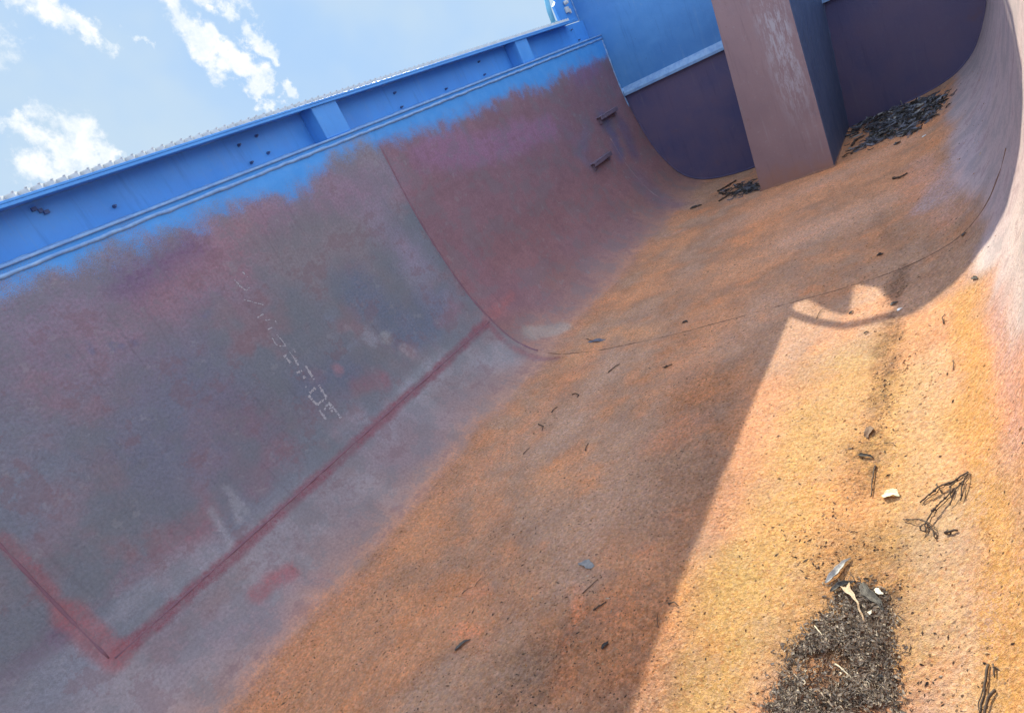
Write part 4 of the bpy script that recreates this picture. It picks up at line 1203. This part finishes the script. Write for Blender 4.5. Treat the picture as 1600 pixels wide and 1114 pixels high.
# the forked dry stalk on the sunny side
org = lay(*DATA['STALK'][0][0])
ST = bpy.data.objects.new('forked_stalk', None); COL.objects.link(ST); ST.location = org; ST.empty_display_size = .05
tag(ST, 'long forked dry stalk with several branches on sunlit orange rust', 'stalk')
for bi, br in enumerate(DATA['STALK']):
    P = resample(br, .005); bm = bmesh.new(); n = len(P)
    r0 = .0016 if bi in (1, 4) else .0012
    p3 = [lay(a + random.gauss(0, .0008), b_ + random.gauss(0, .0008), .004 + .007 * math.sin(math.pi * i / (n - 1))) - org for i, (a, b_) in enumerate(P)]
    rr = [r0 * random.uniform(.75, 1.3) for _ in P]
    tube(bm, p3, rr, 6)
    if bi in (0, 1, 4, 5):          # a thin second strand split from the stem
        p4 = [p + Vector((.005 + random.gauss(0, .001), random.gauss(0, .001), -.002)) for p in p3]
        tube(bm, p4, [r * .55 for r in rr], 5)
    for k in range(n // 5):
        i = random.randrange(n); bmesh.ops.create_icosphere(bm, subdivisions=1, radius=rr[i] * 1.9, matrix=Matrix.Translation(p3[i]))
    link('branch', bm, LC['dark'], ST, True)

# ---- heaps of leaf litter: a low mound with loose shreds all over it
def heap(name, label, cat, poly, height, count, lmin, lmax, wratio, mats, weights, orient, curl, fuzz):
    P = np.array(poly); closed = poly + [poly[0]]
    lo = P.min(0) - fuzz; hi = P.max(0) + fuzz
    N = count * 10
    A = RNG.uniform(lo[0], hi[0], N); B = RNG.uniform(lo[1], hi[1], N); U = RNG.random(N)
    D = polydist(A, B, closed)
    I = np.zeros(N, bool)
    for i in range(len(poly)):
        a, b_ = poly[i], poly[i - 1]
        den = (a[1] - b_[1]) or 1e-9
        I ^= ((a[1] > B) != (b_[1] > B)) & (A < (b_[0] - a[0]) * (B - a[1]) / (b_[1] - a[1] if b_[1] != a[1] else 1e-9) + a[0])
    nz = fbm(A, B, 11.0, 333, 3)
    prob = np.where(I, sstep(nz, .30, .52) * .92 + .08, .5 * np.exp(-D / max(fuzz, 1e-4) * 3.0))
    H = np.where(I, height * np.minimum(1, D / .07) ** .7 * (.6 + .8 * nz), 0.0)
    REL = relief(A, B)
    bm = bmesh.new()
    for i in np.where(U < prob)[0][:count]:
        a, b_, h = A[i], B[i], H[i]
        L = lmin + (lmax - lmin) * random.random() ** 2.2
        wd = L * wratio * random.uniform(.6, 1.5)
        if lmax < .03 and random.random() < .28: L *= 1.9; wd = L * .09
        tx, ty, nv = frame(b_)
        ang = orient + random.gauss(0, .6 if lmax > .03 else 3)
        ax = (tx * math.cos(ang) + ty * math.sin(ang)) + nv * random.gauss(0, .22 if lmax > .03 else .45)
        ax.normalize(); side = nv.cross(ax).normalized()
        roll = random.gauss(0, .7); n2 = ax.cross(side); side = side * math.cos(roll) + n2 * math.sin(roll); n2 = ax.cross(side)
        c = surf(a, b_, REL[i] + h * random.random() ** .6 + wd * .3 + .0005)
        k = 4; rows = []
        bend = random.gauss(0, curl); th = max(.0004, wd * .16)
        mi = random.choices(range(len(mats)), weights)[0]
        for q in range(k + 1):
            tt = q / k; ww = wd * (.25 + .75 * math.sin(math.pi * (.12 + .76 * tt))) * random.uniform(.8, 1.2)
            p = c + ax * (L * (tt - .5)) + n2 * (bend * L * (4 * (tt - .5) ** 2 - .5)) + side * (random.gauss(0, .06) * wd)
            rows.append((bm.verts.new(p - side * ww / 2 + n2 * th * 1.5), bm.verts.new(p - n2 * th), bm.verts.new(p + side * ww / 2 + n2 * th * 1.5)))
        for r0, r1 in zip(rows, rows[1:]):
            for q in range(2):
                f = bm.faces.new((r0[q], r1[q], r1[q + 1], r0[q + 1])); f.material_index = mi
    me = bpy.data.meshes.new(name); bm.to_mesh(me); bm.free()
    for mm_ in mats: me.materials.append(mm_)
    o = bpy.data.objects.new(name, me); COL.objects.link(o)
    return tag(o, label, cat, kind='stuff')
PIL = DATA['PILES']
heap('leaf_litter', 'big heap of dark shredded leaves against the far end plate', 'leaf litter', PIL['far'], .028, 2600, .006, .070, .22, [LC['char'], LC['black'], LC['slate'], LC['silver']], [4, 2.5, 6, 1.0], .15, .18, .10)
heap('leaf_litter', 'small heap of dark leaves at the left foot of the box column', 'leaf litter', PIL['post'], .014, 330, .006, .075, .2, [LC['char'], LC['black'], LC['slate']], [4, 3, 6], .15, .18, .08)
heap('leaf_mulch', 'patch of crumbly grey brown leaf mulch in the sun at bottom right', 'leaf mulch', PIL['near'], .012, 17000, .0012, .012, .42, [LC['mulch'], LC['mulchpale'], LC['char'], LC['brown']], [8, 2.5, .5, 1.6], 0.0, .25, .03)

# ---- loose crumbs over the whole floor
def crumbs(name, label, cat, n, mats, weights, smin, smax, dens):
    bm = bmesh.new(); made = 0
    ya = RNG.uniform(.35, 5.3, n * 14); sa = RNG.uniform(1.6, 3.62, n * 14); pr = RNG.random(n * 14)
    dd = np.full(len(ya), 9.0)
    for pts, r, op in DATA['DIRT'][1:4]: dd = np.minimum(dd, polydist(ya, sa, pts) / r)
    p = dens + (1 - dens) * np.exp(-(dd / 1.4) ** 2)
    p = p * (.25 + 1.5 * sstep(fbm(ya, sa, 4.0, 401, 4, .6), .45, .65)) * np.clip(1.6 / (ya + .3), .12, 1.0) * (1 - .7 * sstep(sa, 3.3, 3.5))
    ok = np.where(pr < p)[0][:n]
    rel = relief(ya, sa)
    for i in ok:
        a, b_ = ya[i], sa[i]
        sz = smin + (smax - smin) * random.random() ** 3
        tx, ty, nz = frame(b_)
        c = surf(a, b_, rel[i] + sz * .12)
        ang = random.uniform(0, 6.3); el = random.uniform(1.0, 3.2)
        ax = (tx * math.cos(ang) + ty * math.sin(ang)); sd = nz.cross(ax)
        mi = random.choices(range(len(mats)), weights)[0]
        V = [c + ax * sz * el * .5, c + sd * sz * .35 * random.uniform(.5, 1.2) + nz * sz * .1, c - ax * sz * el * .5 * random.uniform(.6, 1), c - sd * sz * .35, c + nz * sz * random.uniform(.25, .6) + ax * random.gauss(0, .2) * sz]
        V = [bm.verts.new(v) for v in V]
        for q in range(4):
            f = bm.faces.new((V[q], V[(q + 1) % 4], V[4])); f.material_index = mi
    me = bpy.data.meshes.new(name); bm.to_mesh(me); bm.free()
    for mm_ in mats: me.materials.append(mm_)
    o = bpy.data.objects.new(name, me); COL.objects.link(o)
    return tag(o, label, cat, kind='stuff')
crumbs('bark_crumbs', 'fine dark bark crumbs scattered over the rusty trough floor', 'crumbs', 5200, [LC['dark'], LC['black'], LC['brown'], LC['mulchpale']], [5, 4, 4, .8], .0016, .0062, .16)
crumbs('rust_flakes', 'fine orange rust flakes and grains sprinkled over the trough floor', 'rust flakes', 5200, [organic('orange_rust_flake', (.40, .16, .06), (.55, .28, .12), .9, 90.0), organic('sandy_rust_grain', (.48, .30, .16), (.60, .42, .26), .9, 90.0)], [3, 4], .0016, .0055, .30)
